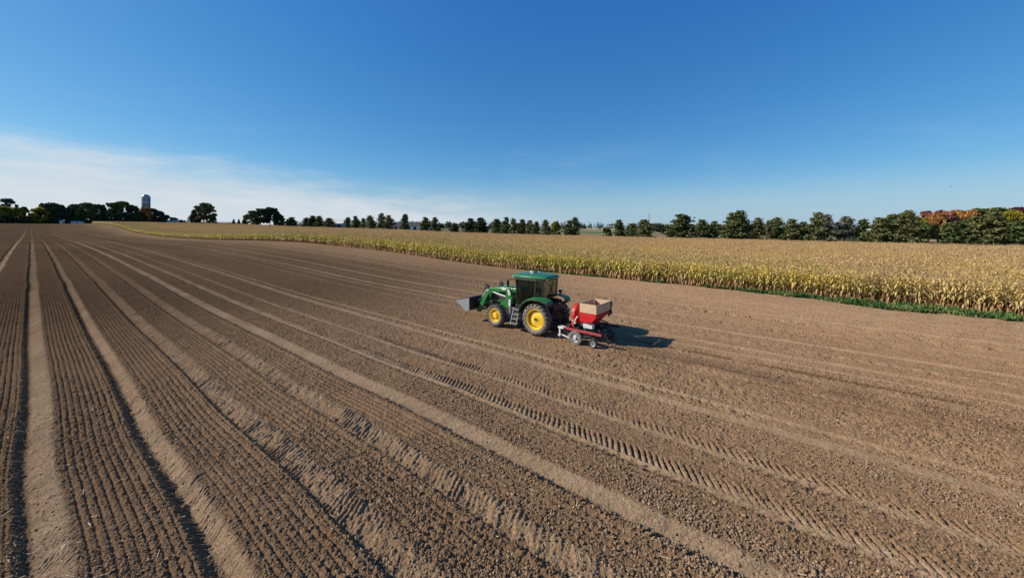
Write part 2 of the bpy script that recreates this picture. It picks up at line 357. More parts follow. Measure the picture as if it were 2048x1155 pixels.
M_yellow = paint('yellow_paint', (.78, .52, .025), .45, dirt=.42, dirt_rgb=(.33, .24, .12))
M_rubber = paint('tyre_rubber', (.026, .026, .026), .85, dirt=.22, dirt_rgb=(.19, .165, .14), scale=3)
M_side = paint('dusty_sidewall', (.14, .125, .105), .9, dirt=.5, dirt_rgb=(.30, .255, .20), scale=3)
M_black = paint('black_plastic', (.012, .012, .013), .5, dirt=.2, dirt_rgb=(.06, .05, .04))
M_steel = paint('worn_steel', (.42, .42, .42), .38, metal=.7, dirt=.25)
M_silver = paint('silver_paint', (.62, .62, .60), .35, metal=.2, dirt=.12)
M_bucket = paint('bucket_steel', (.27, .28, .30), .45, metal=.3, dirt=.35)
M_dark = paint('dark_steel', (.016, .016, .017), .6, dirt=.30, dirt_rgb=(.06, .048, .036))
M_red = paint('red_paint', (.56, .012, .014), .40, dirt=.22, coat=.1)
M_dred = paint('dull_red_paint', (.33, .03, .035), .5, dirt=.3)
M_wood = paint('plywood', (.52, .37, .24), .75, dirt=.25, dirt_rgb=(.35, .23, .13), scale=4)
M_white = paint('white_paint', (.60, .60, .58), .5, dirt=.35)
M_cloth = paint('brown_cloth', (.10, .055, .035), .9, dirt=.4, dirt_rgb=(.30, .22, .17), scale=9)
M_cream = paint('cream_hose', (.62, .52, .40), .6, dirt=.2)
M_lamp = paint('red_lens', (.12, .01, .01), .2, dirt=0)
def glass_material():
    m, t, o = mat_new('tinted_glass')
    tr = t.n('ShaderNodeBsdfTransparent', ins={'Color': (.52, .60, .58)}); gl = t.n('ShaderNodeBsdfGlossy', ins={'Color': (.9, .95, 1.0), 'Roughness': .03})
    lw = t.n('ShaderNodeLayerWeight', ins={'Blend': .28})
    mx = t.n('ShaderNodeMixShader', ins={0: t.m('ADD', t.m('MULTIPLY', lw.outputs[0], .45), .05), 1: tr.outputs[0], 2: gl.outputs[0]})
    t.put(o.inputs[0], mx.outputs[0]); return m
M_glass = glass_material()

# ------------------------------------------------------------------ tractor
TX, TY = 16.5, 10.69
tractor = empty('tractor', (TX, TY, 0.0))
tag(tractor, 'green farm tractor with yellow wheels and front loader working on the tilled field', 'tractor')
def wheel(name, cx, cy, r, wd, rim_r, lugs, parent, side):
    wz = empty(name, (cx, cy, r - .015)); wz.parent = parent
    hw = wd / 2
    tb = MB().lathe([(-hw * .62, rim_r), (-hw * .92, rim_r + .05), (-hw, (r + rim_r) / 2), (-hw * .93, r - .11), (-hw * .78, r - .055), (-hw * .4, r - .035), (0, r - .03), (hw * .4, r - .035), (hw * .78, r - .055), (hw * .93, r - .11), (hw, (r + rim_r) / 2), (hw * .92, rim_r + .05), (hw * .62, rim_r)], (0, 0, 0), 48)
    ty = tb.build('tyre', M_side, wz, smooth=40)
    lb = MB()
    for k in range(lugs):
        for s in (-1, 1):
            a0 = 2 * math.pi * (k + (.5 if s > 0 else 0)) / lugs; sweep = 2 * math.pi / lugs * .95
            sec = []
            for f_, ax in ((0, .03), (.35, .35), (.7, .72), (1.0, .99), (1.12, 1.03)):
                rad_o = r if f_ < .95 else r - .045; rad_i = r - .07
                if f_ > 1.05: rad_o = r - .12; rad_i = r - .15
                ang = a0 + side * sweep * f_ * .55; tw = (.028 + .012 * f_) / r
                for rad, da in ((rad_i, -tw * 1.4), (rad_o, -tw), (rad_o, tw), (rad_i, tw * 1.4)):
                    sec.append((s * ax * hw, rad * math.cos(ang + da), rad * math.sin(ang + da)))
            fs = []
            for q in range(4):
                b_ = q * 4
                fs += [(b_ + i, b_ + (i + 1) % 4, b_ + 4 + (i + 1) % 4, b_ + 4 + i) for i in range(4)]
            lb.add(sec, fs + [(0, 1, 2, 3), (16, 17, 18, 19)])
    lb.build('tread_lug', M_rubber, ty)
    o_ = side * -1.0    # outward direction along x: left wheels -1
    f = -1 if cx < 0 else 1
    rb = MB().lathe([(f * hw * .62, rim_r + .012), (f * hw * .80, rim_r + .018), (f * hw * .80, rim_r - .02), (f * hw * .60, rim_r - .045), (f * hw * .15, rim_r - .07), (f * -hw * .62, rim_r - .06), (f * -hw * .62, rim_r)], (0, 0, 0), 40)
    rim = rb.build('rim', M_yellow, wz, smooth=35)
    return wz, rim, f, hw
def hub_rear(rim, f, hw, rr_):
    h = MB(); n = 48; vs = []; ring = []
    # dished wheel disc of squarish outline with four gaps to the rim
    for j, (k, ax) in enumerate([(1.03, .10), (.84, .22), (.60, .32), (.34, .34), (.32, .44), (0.001, .46)]):
        for i in range(n):
            t = 2 * math.pi * i / n; q = (abs(math.cos(t)) ** 3.2 + abs(math.sin(t)) ** 3.2) ** (-1 / 3.2)
            q = q / 1.19; rad = rr_ * k * (.97 * q * 1.0 if j < 2 else .97)
            tt = t + R(12); vs.append((f * hw * ax, rad * math.cos(tt), rad * math.sin(tt)))
    fs = [(j * n + i, j * n + (i + 1) % n, (j + 1) * n + (i + 1) % n, (j + 1) * n + i) for j in range(5) for i in range(n)]
    h.add(vs, fs); h.build('wheel_disc', M_yellow, rim.parent, smooth=30)
    b = MB()
    for i in range(8):
        t = 2 * math.pi * i / 8; b.tube((f * hw * .3, .13 * math.cos(t), .13 * math.sin(t)), (f * hw * .49, .13 * math.cos(t), .13 * math.sin(t)), .012, n=6)
    b.lathe([(f * hw * .44, .075), (f * hw * .55, .075), (f * hw * .55, .001)], (0, 0, 0), 16)
    b.build('hub', M_dark, rim.parent)
def hub_front(rim, f, hw, rr_):
    h = MB().lathe([(f * -hw * .1, rr_), (f * hw * .0, rr_ * .8), (f * hw * .15, rr_ * .55), (f * hw * .75, rr_ * .50), (f * hw * .85, rr_ * .42), (f * hw * .85, .001)], (0, 0, 0), 32)
    for i in range(8):
        t = 2 * math.pi * i / 8; h.tube((f * hw * .1, rr_ * .68 * math.cos(t), rr_ * .68 * math.sin(t)), (f * hw * .25, rr_ * .68 * math.cos(t), rr_ * .68 * math.sin(t)), .016, n=6)
    h.build('wheel_disc', M_yellow, rim.parent, smooth=35)
for cx in (-.85, .85):
    wz, rim, f, hw = wheel('rear_wheel', cx, 0, .81, .46, .50, 20, tractor, -1); hub_rear(rim, f, hw, .455)
for cx in (-.88, .88):
    wz, rim, f, hw = wheel('front_wheel', cx, 2.64, .62, .36, .35, 18, tractor, -1); hub_front(rim, f, hw, .30)
# chassis, engine, axles
b = MB(); b.box((0, 1.3, .75), (.46, 3.2, .42)); b.tube((-.8, 0, .8), (.8, 0, .8), .13, n=16); b.box((0, -.15, .95), (.62, .8, .5)); b.beam((-.8, 2.64, .6), (.8, 2.64, .6), .16, .16)
b.box((0, 2.7, 1.05), (.5, 1.4, .5)); b.box((0, 3.5, .95), (.5, .28, .45)); b.box((0, -.62, .62), (.12, .5, .09)); b.box((-.35, -.6, .55), (.07, .75, .09), rx=.15); b.box((.35, -.6, .55), (.07, .75, .09), rx=.15)
b.build('chassis', M_dark, tractor, bevel=.02)
b = MB(); hp = [(1.32, 1.30), (1.32, 2.08), (1.7, 2.10), (2.6, 2.06), (3.25, 1.98), (3.5, 1.86), (3.62, 1.62), (3.62, 1.22), (2.9, 1.18), (2.0, 1.12)]
b.prism(hp, -.36, .36); hood = b.build('hood', M_green, tractor, bevel=.07, smooth=50)
b = MB(); 
for s in (-1, 1):
    for k in range(6): b.box((s * .363, 2.45 + k * .12, 1.42), (.012, .07, .22), rx=.25)
    b.prism([(2.95, 1.3), (2.95, 1.75), (3.4, 1.7), (3.45, 1.3)], s * .362 - .005, s * .362 + .005)
b.box((0, 3.625, 1.5), (.5, .015, .45)); b.build('grille', M_black, tractor)
b = MB(); b.box((0, 1.95, 2.095), (.22, .9, .012)); b.build('hood_vent', M_black, tractor)
b = MB()
for s in (-1, 1): b.prism([(1.5, 1.62), (1.5, 1.68), (2.9, 1.64), (3.2, 1.58), (2.9, 1.58)], s * .364 - .004, s * .364 + .004)
b.build('stripe', M_yellow, tractor)
for s in (-1, 1): b = MB(); b.box((s * .2, 3.63, 1.72), (.16, .02, .1)); b.build('headlight', M_silver, tractor)
# cab
cabm = empty('cab', (0, 0, 0)); cabm.parent = tractor
b = MB(); b.box((0, .75, 1.22), (1.35, 1.5, .2)); b.box((0, 1.40, 1.4), (1.0, .1, .5)); b.box((0, .02, 1.55), (1.2, .06, .5))
b.build('cab_floor', M_black, cabm, bevel=.02)
b = MB()
FL, FR = (-.74, 1.42), (.74, 1.42); ML, MR = (-.80, .10), (.80, .10); RL, RR_ = (-.70, -.22), (.70, -.22)
for (x, y), (bx, by, bz) in ((FL, (-.66, 1.34, 1.25)), (FR, (.66, 1.34, 1.25)), (ML, (-.72, .22, 1.6)), (MR, (.72, .22, 1.6)), (RL, (-.62, -.20, 1.75)), (RR_, (.62, -.20, 1.75))):
    b.beam((bx, by, bz), (x, y, 2.72), .075, .075)
for s in (-1, 1):
    b.beam((s * .66, 1.34, 1.28), (s * .70, .85, 1.28), .06, .06); b.beam((s * .70, .85, 1.28), (s * .72, .22, 1.72), .05, .05)
b.beam((-.62, -.20, 1.77), (.62, -.20, 1.77), .06, .06); b.beam((-.74, 1.42, 2.68), (.74, 1.42, 2.68), .07, .07); b.beam((-.7, -.22, 2.68), (.7, -.22, 2.68), .07, .07)
for s in (-1, 1): b.beam((s * .77, 1.42, 2.68), (s * .81, .1, 2.68), .07, .07); b.beam((s * .81, .1, 2.68), (s * .7, -.22, 2.68), .07, .07)
b.build('cab_frame', M_black, cabm, bevel=.012)
b = MB()
for s in (-1, 1):
    b.plate([(s * .675, 1.33, 1.3), (s * .715, .84, 1.3), (s * .74, .24, 1.7), (s * .80, .12, 2.66), (s * .755, 1.40, 2.66)], .008)
    b.plate([(s * .72, .2, 1.72), (s * .62, -.18, 1.79), (s * .69, -.20, 2.66), (s * .79, .08, 2.66)], .008)
b.plate([(-.64, 1.36, 1.62), (.64, 1.36, 1.62), (.72, 1.43, 2.66), (-.72, 1.43, 2.66)], .008)
b.plate([(-.60, -.215, 1.8), (.60, -.215, 1.8), (.68, -.235, 2.66), (-.68, -.235, 2.66)], .008)
b.build('cab_glass', M_glass, cabm)
b = MB()
rf = [(-.80, 1.50), (-.83, .35), (-.62, -.38), (.62, -.38), (.83, .35), (.80, 1.50), (.62, 1.70), (-.62, 1.70)]
lv = [(1.0, 2.73), (1.03, 2.80), (.97, 2.88), (.80, 2.935), (.45, 2.965)]
vs = []; n = len(rf); cyr = .62
for k, z in lv:
    for x, y in rf: vs.append((x * k, cyr + (y - cyr) * k, z))
fs = [(j * n + i, j * n + (i + 1) % n, (j + 1) * n + (i + 1) % n, (j + 1) * n + i) for j in range(len(lv) - 1) for i in range(n)] + [tuple(range(n))[::-1], tuple(range(4 * n, 5 * n))]
b.add(vs, fs); roof = b.build('cab_roof', M_roof, cabm, bevel=.015, smooth=35)
b = MB(); b.box((-.08, .55, 2.967), (.62, .05, .02)); b.box((-.05, .2, 2.955), (.7, .05, .02)); b.box((.1, .9, 2.965), (.4, .32, .03)); b.build('roof_vent', M_black, roof)
b = MB(); b.lathe([(0, .11), (.02, .13), (.045, .12), (.06, .07), (.065, .001)], (.06, .95, 2.98), 20, 'Z'); b.build('receiver', M_white, roof, smooth=40)
for c_, z_, a_ in (((-.22, .75, 2.98), (.26, .16, .03), .3), ((.38, .7, 2.97), (.16, .1, .05), 0)): b = MB(); b.box(c_, z_, rz=a_); b.build('roof_plate', M_white, roof)
for c_ in ((-.52, -.37, 2.76), (.52, -.37, 2.76), (-.55, 1.70, 2.76), (.55, 1.70, 2.76)): b = MB(); b.box(c_, (.2, .05, .08)); b.build('work_lamp', M_silver, roof)
b = MB(); b.box((0, .45, 1.52), (.5, .46, .14)); b.box((0, .2, 1.86), (.46, .13, .6), rx=-.12); b.box((0, .17, 2.24), (.26, .09, .18)); b.box((.33, .5, 1.72), (.12, .5, .1)); b.build('seat', M_black, cabm, bevel=.03)
b = MB(); b.box((0, 1.1, 1.55), (.28, .2, .6), rx=.25)
for i in range(20):
    t0, t1 = 2 * math.pi * i / 20, 2 * math.pi * (i + 1) / 20
    pt = lambda t: (.21 * math.cos(t), .93 + .21 * math.sin(t) * .85, 1.90 + .21 * math.sin(t) * .5)
    b.tube(pt(t0), pt(t1), .018, n=6)
b.tube((0, 1.05, 1.7), (0, .93, 1.90), .03, n=8); b.tube((-.2, .93, 1.9), (.2, .93, 1.9), .015, n=6); b.build('steering_wheel', M_dark, cabm)
# monitors
b = MB(); b.box((.42, .78, 2.02), (.05, .26, .2), rz=.4); b.tube((.42, .78, 1.7), (.42, .78, 1.95), .02, n=6); b.build('monitor', M_black, cabm)
b = MB(); b.tube((.25, -.26, 1.95), (-.1, -.26, 2.5), .015, n=6); b.box((.1, -.262, 2.2), (.02, .02, .7), ry=.55); b.build('wiper', M_black, cabm)
# mirrors
for s in (-1, 1):
    b = MB(); b.path([(s * .78, 1.45, 2.64), (s * 1.12, 1.62, 2.66), (s * 1.14, 1.64, 2.62)], .018, 6); b.box((s * 1.13, 1.65, 2.44), (.16, .05, .34)); b.build('mirror', M_black, tractor, bevel=.01)
# rear fenders
for s in (-1, 1):
    b = MB(); R0, N = .93, 14; prof = []
    a0, a1 = R(-8), R(162)
    for i in range(N + 1):
        q_ = i / N * 7; k0 = min(int(q_), 6); c_ = q_ - k0; PF = [(-.80, 1.60), (-.70, 1.74), (-.32, 1.83), (.15, 1.83), (.50, 1.74), (.78, 1.52), (.93, 1.25), (.98, 1.05)]; prof.append((PF[k0][0] * (1 - c_) + PF[k0 + 1][0] * c_, PF[k0][1] * (1 - c_) + PF[k0 + 1][1] * c_))
    xo, xi = 1.10, .60
    vs = []
    for y, z in prof: vs += [(s * xi, y, z + .03), (s * xo, y, z), (s * xo, y * .96, z - .055), (s * xi, y * .96, z - .02)]
    fs = []
    for i in range(N): fs += [(4 * i + j, 4 * i + (j + 1) % 4, 4 * i + 4 + (j + 1) % 4, 4 * i + 4 + j) for j in range(4)]
    b.add(vs, fs + [(0, 1, 2, 3), (4 * N, 4 * N + 1, 4 * N + 2, 4 * N + 3)])
    fd = b.build('fender', M_green, tractor, smooth=40)
    b = MB(); vs = []
    for y, z in prof: vs += [(s * 1.103, y * 1.0, z - .045), (s * 1.16, y * .99, z - .055), (s * 1.16, y * .955, z - .10), (s * 1.10, y * .955, z - .09)]
    b.add(vs, fs); b.build('fender_edge', M_black, fd, smooth=40)
    b = MB(); b.box((s * .84, -.83, 1.56), (.3, .04, .10), rx=.2); b.build('tail_lamp', M_lamp, fd)
    b = MB(); b.box((s * .80, -.70, 1.50), (.35, .05, .12)); b.build('rear_bracket', M_black, fd)
    b = MB(); b.prism([(.45, 1.05), (.80, 1.05), (.75, 1.45), (.45, 1.62), (-.35, 1.62), (-.5, 1.2)], s * .58, s * .66); b.build('inner_panel', M_black, fd)
b = MB(); b.tube((.98, -.25, 1.78), (.98, -.25, 1.92), .03, n=8); b.lathe([(0, .06), (.05, .10), (.13, .10), (.16, .05), (.165, .001)], (.98, -.25, 1.90), 14, 'Z'); b.build('beacon', M_black, tractor, smooth=40)
# rear hitch, hydraulics behind the cab
b = MB(); b.box((0, -.5, 1.35), (.7, .35, .4)); b.tube((-.25, -.35, 1.3), (-.35, -1.1, .75), .03, n=8); b.tube((.25, -.35, 1.3), (.35, -1.1, .75), .03, n=8); b.tube((0, -.6, 1.2), (0, -1.25, 1.15), .035, n=8)
b.beam((-.4, -.45, .6), (-.42, -1.3, .6), .06, .1); b.beam((.4, -.45, .6), (.42, -1.3, .6), .06, .1); b.path([(-.15, -.65, 1.5), (-.2, -.95, 1.6), (-.2, -1.3, 1.3)], .018, 6); b.path([(.1, -.65, 1.5), (.12, -1.0, 1.65), (.1, -1.35, 1.25)], .018, 6)
b.build('rear_hitch', M_dark, tractor)
# front fenders
for s in (-1, 1):
    b = MB(); vs = []
    for i in range(9):
        t = R(150) + (R(45) - R(150)) * i / 8; y, z = 2.64 + .70 * math.cos(t), .64 + .68 * math.sin(t)
        vs += [(s * .72, y, z + .01), (s * 1.02, y, z), (s * 1.02, y, z - .025), (s * .72, y, z - .015)]
    fs = []
    for i in range(8): fs += [(4 * i + j, 4 * i + (j + 1) % 4, 4 * i + 4 + (j + 1) % 4, 4 * i + 4 + j) for j in range(4)]
    b.add(vs, fs + [(0, 1, 2, 3), (32, 33, 34, 35)])
    if s > 0: b.build('front_fender', M_black, tractor, smooth=40)
# steps and tank on each side
for s in (-1, 1):
    b = MB(); b.prism([(.98, .52), (.98, 1.12), (1.72, 1.15), (1.74, .62), (1.5, .45)], s * .42, s * .78); b.build('fuel_tank', M_black, tractor, bevel=.05)
    b = MB()
    for k, z in enumerate((.38, .62, .86, 1.10)): b.box((s * (1.02 - .05 * k), 1.30 - .03 * k, z), (.26, .34, .03))
    for dy in (-.19, .19): b.beam((s * 1.12, 1.30 + dy, .34), (s * .95, 1.2 + dy, 1.2), .025, .035)
    b.box((s * .92, 1.55, .37), (.3, .3, .03)); b.build('step', M_steel, tractor)
    b = MB(); b.path([(s * .86, 1.52, 1.35), (s * .88, 1.54, 2.3)], .014, 6); b.build('grab_rail', M_black, tractor)
    b = MB(); b.box((s * .62, 1.85, .98), (.10, .14, .95)); b.build('loader_frame', M_dark, tractor)
    b = MB(); b.box((s * .70, 1.86, .86), (.03, .10, .66)); b.build('frame_strip', M_steel, tractor)
# exhaust on the far side
b = MB(); b.tube((.62, 1.58, 1.5), (.62, 1.58, 2.75), .055, n=12); b.tube((.62, 1.58, 2.75), (.66, 1.50, 2.9), .045, n=12); b.build('exhaust', M_black, tractor, smooth=40)
# front loader
lo = empty('front_loader', (0, 0, 0)); lo.parent = tractor
for s in (-1, 1):
    x = s * .62
    b = MB(); b.prism([(1.72, 1.30), (1.78, 1.72), (1.88, 2.08), (2.06, 2.10), (2.16, 1.75), (2.22, 1.45), (2.5, 1.25), (2.5, 1.02), (1.9, 1.05)], x - .05, x + .05)
    b.box((s * .48, 2.3, 1.12), (.32, .4, .16)); b.build('mast', M_green, lo, bevel=.01)
    b = MB()
    arm = [(2.02, 2.07), (2.05, 1.90), (3.2, 1.76), (3.48, 1.52), (4.05, .52), (4.22, .55), (4.22, .72), (3.68, 1.72), (3.5, 1.94), (3.28, 1.98)]
    b.prism(arm, x - .055, x + .055); b.build('arm', M_green, lo, bevel=.012)
    b = MB(); b.prism([(3.38, 1.92), (3.50, 2.18), (3.62, 2.17), (3.66, 2.02), (3.58, 1.86)], x - .075, x - .055); b.prism([(3.38, 1.92), (3.50, 2.18), (3.62, 2.17), (3.66, 2.02), (3.58, 1.86)], x + .055, x + .075)
    b.beam((x, 3.60, 2.10), (x, 3.98, 1.34), .05, .06); b.beam((x, 4.0, 1.32), (x, 4.42, .98), .06, .06); b.build('link', M_dark, lo)
    b = MB(); b.tube((x, 2.02, 1.42), (x, 2.75, 1.62), .055, n=12); b.build('cylinder', M_dark, lo, smooth=40)
    b = MB(); b.tube((x + s * .015, 2.2, 1.62), (x + s * .015, 3.30, 1.80), .036, n=10); b.tube((x, 3.45, 2.10), (x, 3.9, 1.42), .028, n=8); b.build('piston_rod', M_silver, lo, smooth=40)
    for c_, z_, a_ in (((x + s * .06, 1.93, 1.88), (.03, .15, .30), -.35), ((x + s * .075, 1.86, 1.34), (.06, .13, .34), 0), ((x + s * .06, 2.28, 2.0), (.012, .28, .07), -.12)): b = MB(); b.box(c_, z_, rx=a_); b.build('side_plate', M_silver, lo)
    b = MB(); b.lathe([(s * .058, .07), (s * .07, .07), (s * .07, .001)], (x, 3.46, 1.86), 20); b.build('pivot_cap', M_silver, lo)
b = MB(); b.tube((-.62, 3.9, 1.0), (.62, 3.9, 1.0), .07, n=12); b.build('cross_tube', M_green, lo, smooth=40)
b = MB(); b.box((-.34, 4.36, .85), (.08, .12, .72), rx=-.05); b.box((.34, 4.36, .85), (.08, .12, .72), rx=-.05); b.box((0, 4.34, .58), (1.2, .08, .08)); b.box((0, 4.34, 1.1), (1.2, .08, .08)); b.build('carrier', M_dark, lo)
bk = empty('bucket', (0, 4.45, .55)); bk.parent = lo
prof = [(0.02, .80), (0.00, .42), (.05, .12), (.16, .02), (.32, .06), (.98, .52)]; t_ = .03
b = MB(); inner = [(y + (.03 if i < 4 else .0), z + (.035 if i > 2 else .0)) for i, (y, z) in enumerate(prof)]
W = 1.14; vs = []; 
for x in (-W, W):
    vs += [(x, y, z) for y, z in prof] + [(x, y, z) for y, z in inner]
k = len(prof); fs = []
for i in range(k - 1):
    fs += [(i, i + 1, 2 * k + i + 1, 2 * k + i), (k + i, 3 * k + i, 3 * k + i + 1, k + i + 1)]
fs += [(0, 2 * k, 3 * k, k), (k - 1, 2 * k - 1, 4 * k - 1, 3 * k - 1)]
b.add(vs, fs); b.build('bucket_shell', M_dark, bk)
for x in (-W, W):
    b = MB(); s = -1 if x < 0 else 1
    b.prism([(0.0, .80), (-.02, .42), (.03, .10), (.16, 0.0), (.34, .04), (1.02, .52), (.96, .56)], x - .012 + s * .012, x + .012 + s * .012); b.prism([(-.03, .82), (-.05, .1), (.02, .1), (.05, .82)], x + s * .03 - .01, x + s * .03 + .01); b.build('bucket_side', M_bucket, bk)
b = MB(); b.box((0, .98, .535), (2 * W, .12, .03), rx=R(34)); b.build('cutting_edge', M_bucket, bk)
for x in (-.4, .4):
    b = MB(); b.prism([(-.02, .2), (-.14, .3), (-.14, .5), (-.02, .62)], x - .02, x + .02); b.build('bucket_bracket', M_dark, bk)

# ------------------------------------------------------------------ planter behind the tractor
PXo, PYo = 16.55, 8.0
pl = empty('planter', (PXo, PYo, 0.0))
tag(pl, 'red planter with plywood topped hopper and small wheels hitched behind the tractor', 'farm implement')
b = MB()
b.beam((-.70, .15, .66), (.70, .15, .66), .12, .12); b.beam((-.7, 1.0, .66), (.7, 1.0, .66), .12, .12); b.beam((-.4, 1.0, .64), (-.4, -.5, .64), .1, .1); b.beam((.4, 1.0, .64), (.4, -.5, .64), .1, .1)
b.beam((-.42, 1.0, .62), (-.42, 1.45, .62), .05, .14); b.beam((.42, 1.0, .62), (.42, 1.45, .62), .05, .14); b.beam((-.3, 1.0, .66), (0, 1.2, 1.2), .07, .07); b.beam((.3, 1.0, .66), (0, 1.2, 1.2), .07, .07)
b.build('frame', M_dark, pl, bevel=.01)
for s in (-1, 1):
    b = MB(); b.beam((s * .98, 1.10, .645), (s * .98, -.82, .62), .09, .10); b.build('side_rail', M_dred if s < 0 else M_dark, pl, bevel=.01)
    b = MB(); b.box((s * .97, 1.18, .66), (.28, .32, .07), rz=s * .2); b.box((s * 1.0, 1.30, .42), (.05, .07, .42)); b.box((s * 1.0, 1.28, .30), (.22, .12, .05)); b.beam((s * 1.02, 1.15, .32), (s * 1.02, .58, .20), .05, .06); b.build('row_bracket', M_white, pl)
    for q_ in (((s * .95, 1.1, .52), (s * .95, .55, .38), .14, .05), ((s * .95, .45, .28), (s * .95, -.3, .5), .05, .07), ((s * .9, -.1, .66), (s * .93, -.38, .25), .05, .06)): b = MB(); b.beam(*q_); b.build('row_arm', M_dark, pl)
    b = MB(); b.box((s * .8, .2, .4), (.22, .5, .2)); b.build('row_box', M_dark, pl)
    gw = empty('gauge_wheel', (s * 1.0, .46, .295)); gw.parent = pl
    b = MB().lathe([(-.06, .21), (-.075, .27), (-.05, .325), (.05, .325), (.075, .27), (.06, .21)], (0, 0, 0), 28); b.build('tyre', M_side, gw, smooth=40)
    b = MB().lathe([(s * .03, .215), (s * .05, .19), (s * .02, .12), (s * .05, .07), (s * .07, .001)], (0, 0, 0), 24); b.lathe([(-s * .03, .215), (-s * .03, .001)], (0, 0, 0), 24); b.build('rim', M_bucket, gw, smooth=40)
    b = MB().lathe([(s * .04, .065), (s * .10, .065), (s * .10, .001)], (0, 0, 0), 12); b.build('hub', M_white, gw)
    b = MB().lathe([(-.006, .001), (-.006, .31), (.006, .31), (.006, .001)], (s * .84, .66, .27), 28); b.build('coulter_disc', M_steel, pl)
    pw = empty('press_wheel', (s * .94, -.40, .19)); pw.parent = pl
    b = MB().lathe([(-.07, .13), (-.08, .165), (-.05, .20), (.05, .20), (.08, .165), (.07, .13)], (0, 0, 0), 24); b.build('tyre', M_rubber, pw, smooth=40)
    b = MB().lathe([(-s * .02, .001), (-s * .02, .135), (s * .07, .14), (s * .05, .10), (s * .06, .045), (s * .03, .04), (s * .03, .001)], (0, 0, 0), 20); b.build('rim', M_steel, pw, smooth=40)
# hopper: red tapered tub with plywood boards above
hp = empty('hopper', (0, 0, 0)); hp.parent = pl
def ring(x0, x1, y0, y1, z): return [(x0, y0, z), (x1, y0, z), (x1, y1, z), (x0, y1, z)]
b = MB(); A = ring(-.72, .75, -.42, .38, 1.44); B_ = ring(-.71, .73, -.38, .41, 1.24); C_ = ring(-.68, .52, -.14, .43, .98); D_ = ring(-.45, .45, .0, .36, .80)
b.add(A + B_ + C_ + D_, [(i + 4 * j, (i + 1) % 4 + 4 * j, (i + 1) % 4 + 4 * j + 4, i + 4 * j + 4) for j in range(3) for i in range(4)] + [(12, 13, 14, 15)])
b.build('hopper_tub', M_red, hp)
b = MB(); b.box((-.725, .05, 1.035), (.02, .18, .05)); b.box((0, -.43, 1.3), (1.4, .03, .04)); b.build('hopper_latch', M_dred, hp)
z0, z1 = 1.445, 1.86
for P in (((-.735, -.44), (-.715, .40), 'L'), ((.75, -.44), (.77, .40), 'R'), ((-.72, -.45), (.76, -.45), 'B'), ((-.70, .40), (.75, .40), 'F')):
    (xa, ya), (xb, yb), q = P
    zz = z1 if q != 'B' else z1 - .015
    b = MB()
    if q in 'LR': b.hexa([(xa - .012, ya, z0), (xa + .012, ya, z0), (xb + .012, yb, z0), (xb - .012, yb, z0), (xa - .012, ya, zz), (xa + .012, ya, zz), (xb + .012, yb, zz), (xb - .012, yb, zz)])
    else: b.hexa([(xa + .012, ya - .01, z0), (xb - .012, yb - .01, z0), (xb - .012, yb + .01, z0), (xa + .012, ya + .01, z0), (xa + .012, ya - .01, zz), (xb - .012, yb - .01, zz), (xb - .012, yb + .01, zz), (xa + .012, ya + .01, zz)])
    b.build('board', M_wood, hp)
b = MB(); b.plate([(-.60, -.30, 1.22), (.64, -.30, 1.22), (.64, .36, 1.22), (-.60, .36, 1.22)], .12); b.build('seed_load', M_dark, hp)
# round fan housing
fc = (-.02, .86, 1.16)
b = MB().lathe([(-.09, .001), (-.09, .50), (-.07, .54), (.07, .54), (.09, .50), (.09, .001)], fc, 40, 'Y'); b.box((-.42, .86, .82), (.22, .17, .42), ry=.1); fan = b.build('fan_housing', M_red, pl, smooth=40)
b = MB().lathe([(-.10, .16), (-.13, .16), (-.13, .13), (-.10, .13)], fc, 24, 'Y'); b.build('fan_hub', M_white, fan)
for q_ in (((-.55, .86, 1.36), (-.50, .86, 1.40), .04), ((-.56, .86, .92), (-.50, .86, .95), .045)): b = MB(); b.tube(*q_, n=8); b.build('fan_clamp', M_white, fan)
b = MB(); b.path([(-.70, .50, 1.22), (-.74, .58, 1.12), (-.76, .62, 1.0), (-.72, .64, .92)], .04, 8); b.box((-.74, .64, .90), (.12, .1, .06)); b.build('seed_hose', M_cream, pl, smooth=60)
b = MB(); b.box((-.58, .05, .84), (.06, .46, .26)); b.box((-.52, .36, .86), (.12, .16, .12)); b.box((-.58, .22, 1.0), (.05, .36, .05)); b.box((-.45, -.02, .80), (.22, .3, .24)); b.build('gearbox_cover', M_white, pl, bevel=.012)
b = MB(); b.tube((-.7, .62, .80), (-.55, .62, .80), .11, n=14); b.box((-.6, .62, .75), (.2, .26, .2)); b.tube((-.5, .45, .92), (-.45, .05, .95), .03, n=8); b.build('drive_motor', M_dark, pl)
for x in (-.35, .35):
    b = MB(); b.path([(x, -.1, .95), (x, -.5, .9), (x + .05, -.62, .6), (x + .05, -.66, .2)], .03, 8); b.build('drop_tube', M_black, pl, smooth=50)
b = MB(); b.beam((-.35, -.72, .52), (.35, -.72, .52), .05, .05); b.beam((.1, -.6, .7), (.1, -.78, .5), .03, .03)
for x in (-.3, 0, .3): b.beam((x, -.72, .5), (x, -.85, .06), .03, .03)
b.build('rear_tine', M_dark, pl)
